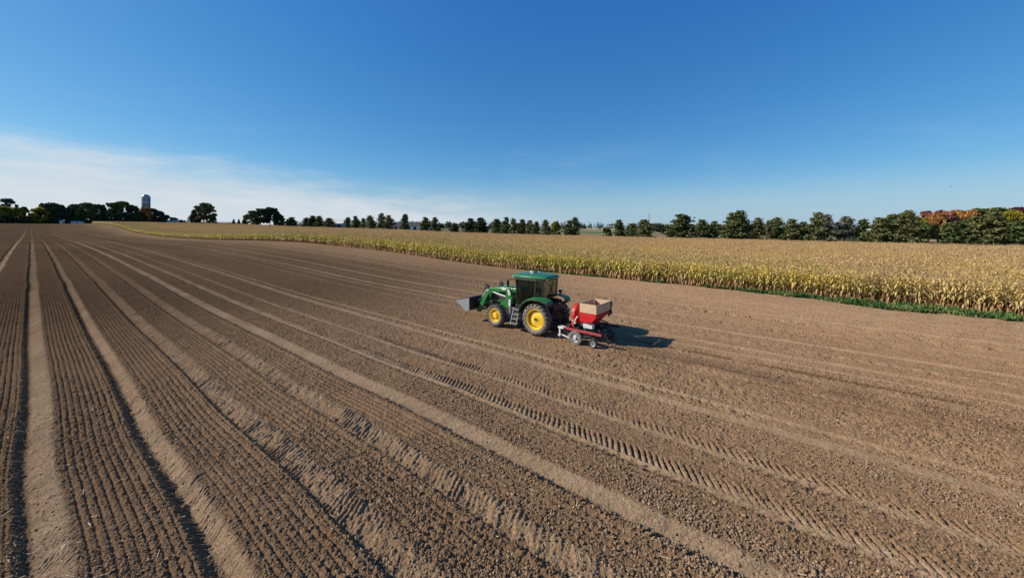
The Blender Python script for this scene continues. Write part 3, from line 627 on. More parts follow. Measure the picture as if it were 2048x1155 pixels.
# cloth hanging from the hopper corner
rngc = np.random.default_rng(4); nx_, ny_ = 12, 18; vs = []
for j in range(ny_):
    v = j / (ny_ - 1)
    for i in range(nx_):
        uu = i / (nx_ - 1) - .5; wdt = .30 * (1 - .35 * v) + .06 * math.sin(v * 7)
        fold = .05 * math.sin(uu * 16 + v * 3) * (.4 + v) + .03 * math.sin(uu * 31 + 2 * v)
        vs.append((fold, uu * wdt + .05 * math.sin(v * 5), -v * (.68 if i > 4 else .52 + .03 * i) - .12 * abs(uu)))
fs = [(j * nx_ + i, j * nx_ + i + 1, (j + 1) * nx_ + i + 1, (j + 1) * nx_ + i) for j in range(ny_ - 1) for i in range(nx_ - 1)]
b = MB(); b.add(vs, fs); jk = b.build('work_jacket', M_cloth, None, smooth=80); jk.location = (PXo + .83, PYo - .38, 1.84); jk.rotation_euler = (0, 0, R(60))
sl = jk.modifiers.new('thick', 'SOLIDIFY'); sl.thickness = .025
tag(jk, 'crumpled brown cloth hanging from the far rear corner of the plywood hopper', 'cloth')

# ------------------------------------------------------------------ soil clods (uncountable)
def clods(n, seed):
    g = np.random.default_rng(seed)
    Zc = 1 / (1 / 4.9 - g.random(n) * (1 / 4.9 - 1 / 34.)); uc = (g.random(n) * 2 - 1) * 1.55
    x = Zc * fwv.x + Zc * uc * rtv.x; y = Zc * fwv.y + Zc * uc * rtv.y
    r = np.hypot(x, y)
    pr = .14 + .20 * sstep(3.2, 6.5, x) + .15 * (vnoise(x * .8, y * .5, 31) - .5)
    for a_, b_, k in [(-2.3, -1.75, .01), (-.05, .45, .012), (1.65, 2.2, .02), (3.5, 4.05, .05), (5.2, 5.75, .06), (6.9, 7.45, .012), (8.6, 9.3, .12), (10.0, 10.55, .15), (12.1, 12.6, .05), (5.95, 6.75, .55), (7.5, 8.5, .6), (4.2, 5.1, .30)]:
        m_ = (x > a_) & (x < b_); pr[m_] = k
    cl_ = sstep(.42, .7, vnoise(x * 1.3, y * .8, 32)); pr = pr * (.25 + 1.35 * cl_)
    for xc in (13.1, 18.8, 19.82, 21.07, 22.42, 25.1, 28.45, 31.6): pr = np.where(np.abs(x - xc) < .14, pr * .15, pr)
    ok = (g.random(n) < pr) & (x < 35) & (np.abs(x - 16.5) > 0)
    ok &= ~((np.abs(x - 16.5) < 1.1) & (y > 7.3) & (y < 14))
    x, y, r = x[ok], y[ok], r[ok]; m = len(x)
    s = .004 + .012 * g.random(m) ** 2.4 + .00030 * r
    big = g.random(m) < .02; s[big] *= 1.6; s *= 1 + .35 * sstep(4.5, 6.0, x) * sstep(9.5, 7, x) * sstep(9, 5, y)
    cube = np.array([(a, b, c) for a in (-1, 1) for b in (-1, 1) for c in (-1, 1)], float)
    fq = np.array([(0, 1, 3, 2), (4, 6, 7, 5), (0, 4, 5, 1), (2, 3, 7, 6), (0, 2, 6, 4), (1, 5, 7, 3)])
    P = cube[None] * (.45 + .65 * g.random((m, 8, 1))) + (g.random((m, 8, 3)) - .5) * .9
    th = g.random(m) * 6.283; ph = g.random(m) * 3.1
    ca, sa = np.cos(th)[:, None], np.sin(th)[:, None]; X, Y, Zz = P[..., 0] * ca - P[..., 1] * sa, P[..., 0] * sa + P[..., 1] * ca, P[..., 2]
    cb, sb = np.cos(ph)[:, None], np.sin(ph)[:, None]; Y, Zz = Y * cb - Zz * sb, Y * sb + Zz * cb
    P = np.stack([X, Y, Zz * .8], -1) * s[:, None, None]
    h, tn, _ = relief(x, y, r); z = terr(x, y) + h + s * .25
    P += np.stack([x, y, z], -1)[:, None, :]
    Fq = (fq[None] + (np.arange(m) * 8)[:, None, None]).reshape(-1, 4)
    tint = np.repeat((.6 + .7 * g.random(m) ** 1.5 + (g.random(m) < .012) * 1.0 * (s < .022)) * 1.0, 8)
    return P.reshape(-1, 3), Fq, tint
def clod_material():
    m, t, o = mat_new('clod_soil'); at = t.n('ShaderNodeAttribute', attribute_name='tint')
    c = t.mix(1.0, (.285, .19, .115), t.n('ShaderNodeCombineColor', ins={0: at.outputs['Fac'], 1: at.outputs['Fac'], 2: at.outputs['Fac']}).outputs[0], 'MULTIPLY')
    bs = t.n('ShaderNodeBsdfPrincipled', ins={'Base Color': c, 'Roughness': .95, 'Specular IOR Level': 0.0, 'Diffuse Roughness': .3}); t.put(o.inputs[0], bs.outputs[0]); return m
P_, F_, ti = clods(420000, 5)
cb = npmesh('soil_clods', P_, F_, clod_material(), attrs={'tint': ('FLOAT', ti)}); tag(cb, 'crumbly brown soil clods strewn over the tilled field', 'clods', kind='stuff')
print('clods', len(F_) // 6)
def straws(n):
    g = np.random.default_rng(15); Zc = 1 / (1 / 4.9 - g.random(n) * (1 / 4.9 - 1 / 30.)); uc = (g.random(n) * 2 - 1) * 1.55
    x = Zc * fwv.x + Zc * uc * rtv.x; y = Zc * fwv.y + Zc * uc * rtv.y; ok = (x < 36) & ~((np.abs(x - 16.5) < 1.2) & (y > 7) & (y < 14.5)) & (g.random(n) < .25 + sstep(.5, .8, vnoise(x * .5, y * .5, 71))); x, y = x[ok], y[ok]; m = len(x); r = np.hypot(x, y)
    h, _, _ = relief(x, y, r); z = terr(x, y) + h + .012; a_ = g.random(m) * 6.28; L_ = .02 + .07 * g.random(m) ** 2; w_ = .003 + .004 * g.random(m); t_ = g.normal(0, .25, m) * L_
    dx, dy = np.cos(a_) * L_, np.sin(a_) * L_; px_, py_ = -np.sin(a_) * w_, np.cos(a_) * w_
    P = np.stack([np.stack([x - dx - px_, y - dy - py_, z - t_], -1), np.stack([x + dx - px_, y + dy - py_, z + t_], -1), np.stack([x + dx + px_, y + dy + py_, z + t_ + .004], -1), np.stack([x - dx + px_, y - dy + py_, z - t_ + .004], -1)], 1)
    return P.reshape(-1, 3), np.arange(m * 4).reshape(m, 4)
P_, F_ = straws(2400); stw = npmesh('crop_residue', P_, F_, paint('straw', (.50, .40, .24), .8, dirt=.4)); tag(stw, 'thin bits of pale straw scattered over the tilled soil', 'straw', kind='stuff')

# ------------------------------------------------------------------ maize
def leaf(g, h0, az_, L, wdt, rise, droop, segs, zs_=None):
    t = np.linspace(0, 1, segs + 1); rad = L * (t - .18 * t * t) * (.75 + .25 * (1 - droop)); z = h0 + rise * L * t - droop * L * 1.25 * t ** 2.2
    w_ = wdt * np.clip(np.sin(np.pi * (t * .86 + .13)) ** .7, .05, 1) * .5; w_[-1] = .004
    tw = g.normal(0, .5) * t; ca, sa = math.cos(az_), math.sin(az_)
    cx, cy = rad * ca, rad * sa; sx, sy, sz = -sa * np.cos(tw), ca * np.cos(tw), np.sin(tw)
    a_ = np.stack([cx + sx * w_, cy + sy * w_, z + sz * w_], -1); b_ = np.stack([cx - sx * w_, cy - sy * w_, z - sz * w_], -1)
    v = np.concatenate([a_, b_]); n_ = segs + 1
    f = np.array([(i, i + 1, n_ + i + 1, n_ + i) for i in range(segs)])
    return v, f
def strip_box(p, q, r0, r1):
    p, q = np.array(p, float), np.array(q, float); v = []
    for e, r in ((p, r0), (q, r1)):
        for k in range(3): v.append(e + np.array((r * math.cos(k * 2.094), r * math.sin(k * 2.094), 0)))
    return np.array(v), np.array([(0, 1, 4, 3), (1, 2, 5, 4), (2, 0, 3, 5)])
def maize_plant(g, detail=1, H=2.25, lod_bottom=False):
    V_, F_, A_h, A_r = [], [], [], []; n_ = 0
    def put(v, f, r_, kind=0.0):
        nonlocal n_
        V_.append(v); F_.append(f + n_); A_h.append(v[:, 2] / 2.3); A_r.append(np.full(len(v), r_)); n_ += len(v)
    lean = g.normal(0, .05, 2); top_ = H * (.80 + .08 * g.random())
    if detail or g.random() < .6:
        put(*strip_box((0, 0, 0), (lean[0] * .5, lean[1] * .5, top_), .014, .008), .35)
    nl = 15 if detail else 6; a0 = g.random() * 6.28
    for k in range(nl):
        f_ = k / (nl - 1); h0 = .25 + f_ * (top_ - .35) if detail else .9 + f_ * (top_ - .95)
        dry = f_ < .35
        L = (.50 + .25 * g.random()) * (1 - .35 * f_ ** 3) * (.75 if dry else 1)
        dr = (1.1 + .5 * g.random()) if dry else (.5 + .5 * g.random())
        v, f = leaf(g, h0, a0 + k * 3.14 + g.normal(0, .55), L, (.085 + .04 * g.random()) * (1.25 if not detail else 1), .25 + .75 * f_ + .2 * g.random(), dr, 5 if detail else 3)
        v[:, 0] += lean[0] * h0 / H * .5; v[:, 1] += lean[1] * h0 / H * .5; v[:, 2] = np.maximum(v[:, 2], .05)
        put(v, f, .02 + .9 * g.random() * .5 + (.0 if dry else .25))
    if g.random() < .75 and detail:   # ear with pale husk
        a_ = g.random() * 6.28; d_ = np.array((math.cos(a_), math.sin(a_), 0)) * .07; zz = .95 + .2 * g.random()
        dn = -.8 if g.random() < .6 else .6
        v, f = strip_box(d_ * .6 + (0, 0, zz), d_ * 2.4 + (0, 0, zz + .20 * dn), .034, .014); put(v, f, .99)
    for k in range(4 if detail else 2):
        a_ = g.random() * 6.28; ln = .22 + .12 * g.random()
        v, f = strip_box((lean[0] * .5, lean[1] * .5, top_ - .02), (lean[0] * .5 + .10 * math.cos(a_), lean[1] * .5 + .10 * math.sin(a_), top_ + ln), .007 if detail else .014, .005 if detail else .010); put(v, f, .90)
    return np.concatenate(V_), np.concatenate(F_), np.concatenate(A_h), np.concatenate(A_r)
def maize_material():
    m, t, o = mat_new('maize_leaf')
    ah = t.n('ShaderNodeAttribute', attribute_name='hgt').outputs['Fac']; ar = t.n('ShaderNodeAttribute', attribute_name='rnd').outputs['Fac']
    geo = t.n('ShaderNodeNewGeometry'); sx = t.n('ShaderNodeSeparateXYZ', ins={0: geo.outputs['Position']})
    mpn = t.n('ShaderNodeMapping', ins={'Vector': geo.outputs['Position'], 'Scale': (1, 1, .1)})
    big = t.noise(mpn.outputs[0], .07, 3, .5); mid = t.noise(mpn.outputs[0], .9, 3, .6); fine = t.noise(geo.outputs['Position'], 9.0, 2, .5)
    inner = t.ramp(sx.outputs[0], 41.0, 60.0)
    tan = t.mix(t.ramp(mid, .35, .65), (.63, .44, .165), (.67, .465, .205))
    gold = t.mix(fine, (.66, .47, .085), (.76, .57, .16))
    c = t.mix(t.m('MULTIPLY', t.ramp(t.m('ADD', big, t.m('MULTIPLY', t.m('SUBTRACT', mid, .5), .6)), .62, .40), t.ramp(sx.outputs[0], 60, 125, 1.0, .35)), tan, gold)
    gm = t.m('ADD', t.m('MULTIPLY', t.ramp(ar, .75, .2), .5), t.m('MULTIPLY', mid, .5))
    gmask = t.m('MULTIPLY', t.ramp(gm, .38, .62), t.m('MULTIPLY', t.ramp(inner, 0.0, 1.0, .95, .12), t.ramp(sx.outputs[1], -12.0, 25.0, .45, 1.0)))
    c = t.mix(gmask, c, t.mix(fine, (.17, .22, .03), (.38, .39, .06)))
    # leaves below the canopy are dead and brown
    low = t.ramp(ah, .42, .22)
    dead = t.mix(t.ramp(ar, .2, .6), (.30, .17, .07), (.58, .41, .19))
    c = t.mix(low, c, dead)
    c = t.mix(t.ramp(ar, .94, .96), c, (.80, .70, .52))
    c = t.mix(t.m('MULTIPLY', t.ramp(ar, .87, .89), t.ramp(ar, .92, .91)), c, (.50, .33, .18))
    df = t.n('ShaderNodeBsdfPrincipled', ins={'Base Color': c, 'Roughness': .6, 'Specular IOR Level': .25}); tl = t.n('ShaderNodeBsdfTranslucent', ins={'Color': c})
    mx = t.n('ShaderNodeMixShader', ins={0: .22, 1: df.outputs[0], 2: tl.outputs[0]}); t.put(o.inputs[0], mx.outputs[0]); return m
M_maize = maize_material()
gm_ = np.random.default_rng(21)
def maize_obj(name, data, link):
    v, f, h_, r_ = data
    return npmesh(name, v, f, M_maize, attrs={'hgt': ('FLOAT', h_), 'rnd': ('FLOAT', r_)}, link=link)
plants = [maize_plant(gm_, 1, 2.15 + .25 * gm_.random()) for _ in range(12)]
plant_objs = [maize_obj('maize_plant', p, False) for p in plants]
# the front row: every plant its own object
k = 0; MAX_Y = -11.4 + 300 * .172
protos = []
for i in range(300):
    y = -11.4 + i * .172 + rnd.uniform(-.04, .04); x = 38.0 + rnd.uniform(-.06, .06) + .15 * math.sin(y * .8)
    src = plant_objs[rnd.randrange(12)]
    o = src.copy(); o.name = 'maize_plant'; col.objects.link(o)
    o.location = (x, y, float(terr(np.array(x), np.array(y)))); o.rotation_euler = (rnd.uniform(-.05, .05), rnd.uniform(-.05, .05), rnd.uniform(0, 6.28)); s_ = rnd.uniform(.88, 1.08); o.scale = (s_, s_, s_)
    tag(o, 'dry yellowing maize plant standing in the outermost row beside the bare soil', 'maize plant', 'maize plants of the outermost row')
# the rest of the field: instanced as one mass
libc = bpy.data.collections.new('maize_library')
for i, p in enumerate(plants):
    o = maize_obj('maize_a_%02d' % i, p, False); libc.objects.link(o)
def patch(g, rows, cols, dx, dy, Hh):
    Vs, Fs, Hs, Rs = [], [], [], []; n_ = 0; low = [maize_plant(g, 0, 2.2 + .15 * g.random()) for _ in range(14)]
    for i in range(rows):
        for j in range(cols):
            v, f, h_, r_ = low[g.integers(14)]; a_ = g.random() * 6.28; ca, sa = math.cos(a_), math.sin(a_); sc = .92 + .16 * g.random()
            vv = np.stack([(v[:, 0] * ca - v[:, 1] * sa) * sc + (i + .5) * dx - rows * dx / 2 + g.normal(0, .05), (v[:, 0] * sa + v[:, 1] * ca) * sc + (j + .5) * dy - cols * dy / 2 + g.normal(0, .04), v[:, 2] * sc], -1)
            Vs.append(vv); Fs.append(f + n_); Hs.append(h_); Rs.append(np.clip(r_, 0, 1)); n_ += len(v)
    return np.concatenate(Vs), np.concatenate(Fs), np.concatenate(Hs), np.concatenate(Rs)
for i in range(5):
    o = maize_obj('maize_b_%02d' % i, patch(gm_, 4, 17, .76, .18, 2.2), False); libc.objects.link(o)
names = sorted(o.name for o in libc.objects)
pts = []
for row in range(1, 7):
    x0 = 38.0 + .76 * row
    for y in np.arange(-40, 78, .18): pts.append((x0, y, 0))
for y in np.concatenate([np.arange(-40, -11.5, .18), np.arange(-11.4 + 300 * .172, 78, .18)]): pts.append((38.0, y, 0))
pts = np.array(pts); pts[:, 0] += gm_.normal(0, .05, len(pts)) + .15 * np.sin(pts[:, 1] * .8); pts[:, 1] += gm_.normal(0, .04, len(pts))
ia = gm_.integers(0, 12, len(pts)); ra = np.stack([gm_.normal(0, .05, len(pts)), gm_.normal(0, .05, len(pts)), gm_.random(len(pts)) * 6.28], -1); sa_ = .88 + .2 * gm_.random(len(pts))
pb = []
for xi in range(31):
    xc = 38.0 + 1.14 + 3.04 * xi if xi > 1 else None
for x0 in np.arange(37.7, 128, 3.04):
    for y0 in np.arange(-56, 566, 3.06):
        if x0 + 1.52 < 42.9 and -40 < y0 < 78: continue
        xc = x0 + 1.52
        if y0 < 78 and y0 > -40: xc += .2
        pb.append((xc, y0, 0))
pb = np.array(pb); ib = 12 + gm_.integers(0, 5, len(pb))
rb_ = np.zeros((len(pb), 3)); rb_[:, 2] = np.where(gm_.random(len(pb)) < .5, 0, math.pi)
ex = .5; gx = (terr(pb[:, 0] + ex, pb[:, 1]) - terr(pb[:, 0] - ex, pb[:, 1])); gy = (terr(pb[:, 0], pb[:, 1] + ex) - terr(pb[:, 0], pb[:, 1] - ex))
sgn = np.where(rb_[:, 2] == 0, 1, -1); rb_[:, 0] = np.arctan(gy) * sgn; rb_[:, 1] = -np.arctan(gx) * sgn
sb_ = .95 + .1 * gm_.random(len(pb))
PT = np.concatenate([pts, pb]); PT[:, 2] = terr(PT[:, 0], PT[:, 1]); sc = np.concatenate([sa_, sb_])
mf = npmesh('maize_field', PT, np.zeros((0, 4), np.int32), M_maize, attrs={'idx': ('INT', np.concatenate([ia, ib])), 'rot': ('FLOAT_VECTOR', np.concatenate([ra, rb_])), 'scl': ('FLOAT', sc)})
tag(mf, 'broad field of ripe tan and yellow maize beyond the bare soil', 'maize', kind='stuff')
ng = bpy.data.node_groups.new('scatter', 'GeometryNodeTree')
ng.interface.new_socket('Geometry', in_out='INPUT', socket_type='NodeSocketGeometry'); ng.interface.new_socket('Geometry', in_out='OUTPUT', socket_type='NodeSocketGeometry')
gn = ng.nodes; gi = gn.new('NodeGroupInput'); go = gn.new('NodeGroupOutput'); iop = gn.new('GeometryNodeInstanceOnPoints'); ci = gn.new('GeometryNodeCollectionInfo')
ci.inputs['Collection'].default_value = libc; ci.inputs['Separate Children'].default_value = True; ci.inputs['Reset Children'].default_value = True
def named(n_, typ):
    a_ = gn.new('GeometryNodeInputNamedAttribute'); a_.data_type = typ; a_.inputs['Name'].default_value = n_
    return [s for s in a_.outputs if s.enabled and s.name == 'Attribute'][0]
iop.inputs['Pick Instance'].default_value = True
lk = ng.links.new; lk(gi.outputs[0], iop.inputs['Points']); lk(ci.outputs[0], iop.inputs['Instance']); lk(named('idx', 'INT'), iop.inputs['Instance Index'])
e2r = gn.new('FunctionNodeEulerToRotation'); lk(named('rot', 'FLOAT_VECTOR'), e2r.inputs[0]); lk(e2r.outputs[0], iop.inputs['Rotation'])
lk(named('scl', 'FLOAT'), iop.inputs['Scale']); lk(iop.outputs[0], go.inputs[0])
md = mf.modifiers.new('scatter', 'NODES'); md.node_group = ng
print('maize', len(pts), len(pb))

# ------------------------------------------------------------------ weedy grass margin
def grass_margin():
    g = np.random.default_rng(8); n_ = 52000
    y = -60 + 110 * g.random(n_) ** 1.0
    wd = 2.2 * sstep(10, -8, y) * (.55 + .8 * vnoise(y * .9, y * 0, 44)) + .35 * (vnoise(y * .5, y * 0, 41) > .5) * sstep(60, 20, y)
    x = 38.1 - wd * g.random(n_) ** .8 + .3 * (vnoise(y * .8, y * 0 + 3, 42) - .5)
    keep = (x < 38.2) & (wd > .1) & (g.random(n_) < .25 + .75 * sstep(11, 3, y)); x, y = x[keep], y[keep]; n_ = len(x)
    z = terr(x, y); hgt = (.07 + .30 * g.random(n_) ** 1.5) * (.3 + 1.1 * vnoise(x * 1.6, y * 1.6, 43)) ; a_ = g.random(n_) * 6.28; w_ = .03 + .03 * g.random(n_); ln = g.normal(0, .12, (n_, 2))
    dx, dy = np.cos(a_) * w_, np.sin(a_) * w_
    P = np.stack([np.stack([x - dx, y - dy, z], -1), np.stack([x + dx, y + dy, z], -1), np.stack([x + dx * .8 + ln[:, 0], y + dy * .8 + ln[:, 1], z + hgt], -1), np.stack([x - dx * .6 + ln[:, 0], y - dy * .6 + ln[:, 1], z + hgt * .9], -1)], 1)
    Fq = np.arange(n_ * 4).reshape(n_, 4)
    return P.reshape(-1, 3), Fq, np.repeat(g.random(n_), 4)
def foliage(name, cols, transl=.25, nscale=1.2):
    m, t, o = mat_new(name); geo = t.n('ShaderNodeNewGeometry'); ar = t.n('ShaderNodeAttribute', attribute_name='rnd').outputs['Fac']
    n_ = t.noise(geo.outputs['Position'], nscale, 3, .6)
    f = t.m('ADD', t.m('MULTIPLY', ar, .55), t.m('MULTIPLY', t.ramp(n_, .3, .7), .45))
    r = t.n('ShaderNodeValToRGB', ins={0: f}); el = r.color_ramp.elements
    el[0].position = .15; el[0].color = (*cols[0], 1); el[1].position = .85; el[1].color = (*cols[-1], 1)
    if len(cols) == 3: e = el.new(.5); e.color = (*cols[1], 1)
    df = t.n('ShaderNodeBsdfPrincipled', ins={'Base Color': r.outputs[0], 'Roughness': .7, 'Specular IOR Level': .2}); tl = t.n('ShaderNodeBsdfTranslucent', ins={'Color': r.outputs[0]})
    mx = t.n('ShaderNodeMixShader', ins={0: transl, 1: df.outputs[0], 2: tl.outputs[0]}); t.put(o.inputs[0], mx.outputs[0]); return m
v_, f_, r_ = grass_margin()
gr = npmesh('grass', v_, f_, foliage('grass_blade', [(.03, .075, .02), (.075, .155, .038), (.26, .25, .10)]), attrs={'rnd': ('FLOAT', r_)})
tag(gr, 'rough green grass and weeds along the foot of the maize', 'grass', kind='stuff')

# ------------------------------------------------------------------ trees
M_bark = paint('bark', (.07, .055, .042), .95, dirt=.3, dirt_rgb=(.12, .10, .08), scale=4)
FM = dict(
    pine=foliage('pine_needles', [(.035, .055, .022), (.085, .11, .036), (.17, .19, .065)], .1),
    olive=foliage('olive_pine_needles', [(.055, .065, .025), (.12, .13, .045), (.22, .21, .085)], .12),
    blue=foliage('blue_pine_needles', [(.05, .062, .038), (.12, .13, .085), (.25, .24, .18)], .12),
    dark=foliage('dark_leaves', [(.018, .028, .016), (.04, .058, .026), (.08, .10, .04)], .1, .5),
    green=foliage('green_leaves', [(.045, .07, .024), (.10, .14, .04), (.20, .24, .07)], .2, .5),
    pale=foliage('pale_green_leaves', [(.05, .065, .025), (.10, .125, .045), (.20, .22, .09)], .25, .5),
    yellow=foliage('yellow_leaves', [(.12, .13, .02), (.27, .24, .035), (.45, .35, .05)], .45, .5),
    red=foliage('red_leaves', [(.10, .045, .035), (.25, .095, .065), (.42, .19, .12)], .25, .5),
    orange=foliage('orange_leaves', [(.14, .07, .025), (.32, .15, .04), (.50, .27, .09)], .25, .5),
    purple=foliage('purple_leaves', [(.03, .014, .014), (.075, .025, .025), (.15, .05, .04)], .2, .5),
    grey=foliage('grey_green_leaves', [(.05, .07, .06), (.09, .12, .10), (.15, .18, .15)], .2, .5))
def quads(g, C, size, flat=0.0):
    """random leaf-clump quads at centres C"""
    n_ = len(C); a_ = g.normal(0, 1, (n_, 3)); a_ /= np.linalg.norm(a_, axis=1)[:, None]; b_ = g.normal(0, 1, (n_, 3)); b_[:, 2] *= (1 - flat); b_ -= a_ * (a_ * b_).sum(1)[:, None]; b_ /= np.linalg.norm(b_, axis=1)[:, None]
    s = size * (.5 + g.random((n_, 1))); a_ = a_ * s * .5; b_ = b_ * s * .5 * (.5 + .5 * g.random((n_, 1)))
    P = np.stack([C - a_ - b_ * .6, C + a_ * .7 - b_, C + a_ + b_ * .7, C - a_ * .6 + b_], 1)
    return P.reshape(-1, 3)
def branch_pts(p, q, r0, r1):
    p, q = np.array(p, float), np.array(q, float); d_ = q - p; d_ /= np.linalg.norm(d_); u_ = np.array((0, 0, 1.)) if abs(d_[2]) < .9 else np.array((1., 0, 0)); a_ = np.cross(d_, u_); a_ /= np.linalg.norm(a_); b_ = np.cross(a_, d_)
    v = [e + r * (a_ * math.cos(k * math.pi / 2.5) + b_ * math.sin(k * math.pi / 2.5)) for e, r in ((p, r0), (q, r1)) for k in range(5)]
    return np.array(v), np.array([(k, (k + 1) % 5, 5 + (k + 1) % 5, 5 + k) for k in range(5)])
def assemble(parts):
    Vs, Fs, n_ = [], [], 0
    for v, f in parts: Vs.append(v); Fs.append(f + n_); n_ += len(v)
    return np.concatenate(Vs), np.concatenate(Fs)
def make_pine(seed, H=10.0, W=5.0, bare=.12, twin=False, sparse=1.0, size=.40):
    g = np.random.default_rng(seed); tr = []; C = []
    tops = [(g.normal(0, .2), g.normal(0, .2), H)] if not twin else [(-W * .16, 0, H), (W * .2, .2, H * .93)]
    for tx, ty, th in tops:
        bx = tx * .7 if twin else 0
        tr.append(branch_pts((bx, 0, -.3), (tx * .85, ty * .5, th * .5), .20, .13)); tr.append(branch_pts((tx * .85, ty * .5, th * .5), (tx, ty, th * .97), .13, .03))
        nw = int(17 * sparse) + 2
        for k in range(nw):
            f_ = (k + g.random() * .6) / nw; z = th * (bare + (1 - bare) * f_)
            Lw = W / 2 * (1.0 - f_) ** .72 * 1.12 * (.70 + .30 * min(1, f_ / .18)) * (.70 + .6 * g.random()) * (.8 if twin else 1)
            for q in range(int(5 + 2 * (1 - f_))):
                if g.random() < .12: continue
                a_ = g.random() * 6.28; L = Lw * (.55 + .65 * g.random()) + .25; up_ = .02 + .45 * f_ + .15 * g.random()
                base = np.array((tx * f_, ty * f_, z)); tip = base + np.array((math.cos(a_) * L, math.sin(a_) * L, L * up_))
                tr.append(branch_pts(base, base + (tip - base) * .85, .045, .012))
                m_ = max(2, int(L * 2.6))
                for e in range(m_):
                    t_ = .30 + .75 * (e + g.random() * .5) / m_; cc = base + (tip - base) * t_ + g.normal(0, .10, 3) + (0, 0, .10)
                    rad_ = .42 * (1.1 - .3 * t_); n_ = 17
                    C.append(cc + g.normal(0, 1, (n_, 3)) * (rad_, rad_, rad_ * .45))
    C = np.concatenate(C); C[:, 2] = np.maximum(C[:, 2], .2); v = quads(g, C, size, .5); cr = (v, np.arange(len(v)).reshape(-1, 4), np.repeat(g.random(len(C)), 4))
    return assemble(tr), cr
def make_decid(seed, H=15.0, W=13.0, low=.05, size=.95, nb=62, lobes=1.0):
    g = np.random.default_rng(seed); tr = [branch_pts((0, 0, -.5), (g.normal(0, .3), g.normal(0, .3), H * .45), .38, .24)]; C = []
    for k in range(nb):
        a_ = g.random() * 6.28; f_ = g.random() ** .8; z = H * (low + (1 - low) * f_); env = math.sin(math.pi * min(.97, .18 + .80 * f_)) ** .55
        rr__ = W / 2 * env * (.35 + .6 * g.random() ** .5); c_ = np.array((math.cos(a_) * rr__, math.sin(a_) * rr__, min(z, H * .93)))
        br = W * .115 * (.7 + .6 * g.random()) * lobes
        tr.append(branch_pts((0, 0, H * (.15 + .3 * f_)), c_ * (.8, .8, 1) , .10, .03))
        n_ = 105; d_ = g.normal(0, 1, (n_, 3)); d_ /= np.linalg.norm(d_, axis=1)[:, None]
        C.append(c_ + d_ * br * (.55 + .5 * g.random((n_, 1))) * (1, 1, .8))
    C = np.concatenate(C); C[:, 2] = np.clip(C[:, 2], .25, None); v = quads(g, C, size); return assemble(tr), (v, np.arange(len(v)).reshape(-1, 4), np.repeat(g.random(len(C)), 4))
def make_conifer(seed, H=10.0, W=4.5):
    g = np.random.default_rng(seed); tr = [branch_pts((0, 0, -.3), (0, 0, H * .96), .18, .03)]; C = []
    for k in range(26):
        f_ = k / 26; L = W / 2 * (1 - f_) ** .9 + .15
        for q in range(9):
            a_ = g.random() * 6.28; n_ = 9; t_ = g.random((n_, 1)) ** .6
            d_ = np.array((math.cos(a_), math.sin(a_), -.15)) * L * (.75 + .45 * g.random()); C.append(np.array((0, 0, H * (.05 + .93 * f_))) + d_ * t_ + g.normal(0, .14, (n_, 3)))
            if q < 3: tr.append(branch_pts((0, 0, H * (.05 + .93 * f_)), np.array((0, 0, H * (.05 + .93 * f_))) + d_ * .8, .03, .01))
    C = np.concatenate(C); v = quads(g, C, .5, .4); return assemble(tr), (v, np.arange(len(v)).reshape(-1, 4), np.repeat(g.random(len(C)), 4))
SRC = {}
def source(kind, i):
    if (kind, i) in SRC: return SRC[(kind, i)]
    if kind == 'pine': d_ = make_pine(50 + i, 10, 5.2, bare=[.13, .2, .1, .17, .24, .15][i % 6], sparse=[1, .85, 1.1, .9, .8, 1.05][i % 6])
    elif kind == 'twin': d_ = make_pine(70 + i, 10, 6.5, bare=.15, twin=True, sparse=.9)
    elif kind == 'open': d_ = make_pine(80 + i, 10, 5.2, bare=.2, sparse=.65, size=.36)
    elif kind == 'conifer': d_ = make_conifer(90 + i)
    elif kind == 'round': d_ = make_decid(100 + i, 15, 14)
    elif kind == 'tall': d_ = make_decid(120 + i, 18, 12, low=.15)
    elif kind == 'dome': d_ = make_decid(130 + i, 14, 17, low=.03, nb=60)
    elif kind == 'airy': d_ = make_decid(140 + i, 18, 12, low=.25, nb=26, lobes=.85)
    elif kind == 'bush': d_ = make_decid(150 + i, 5, 6, low=.02, size=.6, nb=26)
    (tv, tf), (cv, cf, cr_) = d_
    tm = npmesh('trunk', tv, tf, M_bark, link=False).data
    cm = npmesh('crown', cv, cf, None, attrs={'rnd': ('FLOAT', cr_)}, link=False).data; cm.materials.append(FM['pine'])
    base = {'pine': (10, 5.6), 'twin': (10, 6.6), 'open': (10, 5.6), 'conifer': (10, 4.6), 'round': (15, 14.5), 'tall': (18, 12.5), 'dome': (14, 17.5), 'airy': (18, 12.5), 'bush': (5, 6.4)}[kind]
    SRC[(kind, i)] = (tm, cm, base); return SRC[(kind, i)]
NAMES = dict(pine='pine_tree', twin='pine_tree', open='pine_tree', conifer='spruce_tree', round='broadleaf_tree', tall='broadleaf_tree', dome='broadleaf_tree', airy='broadleaf_tree', bush='bush')
_tn = 0
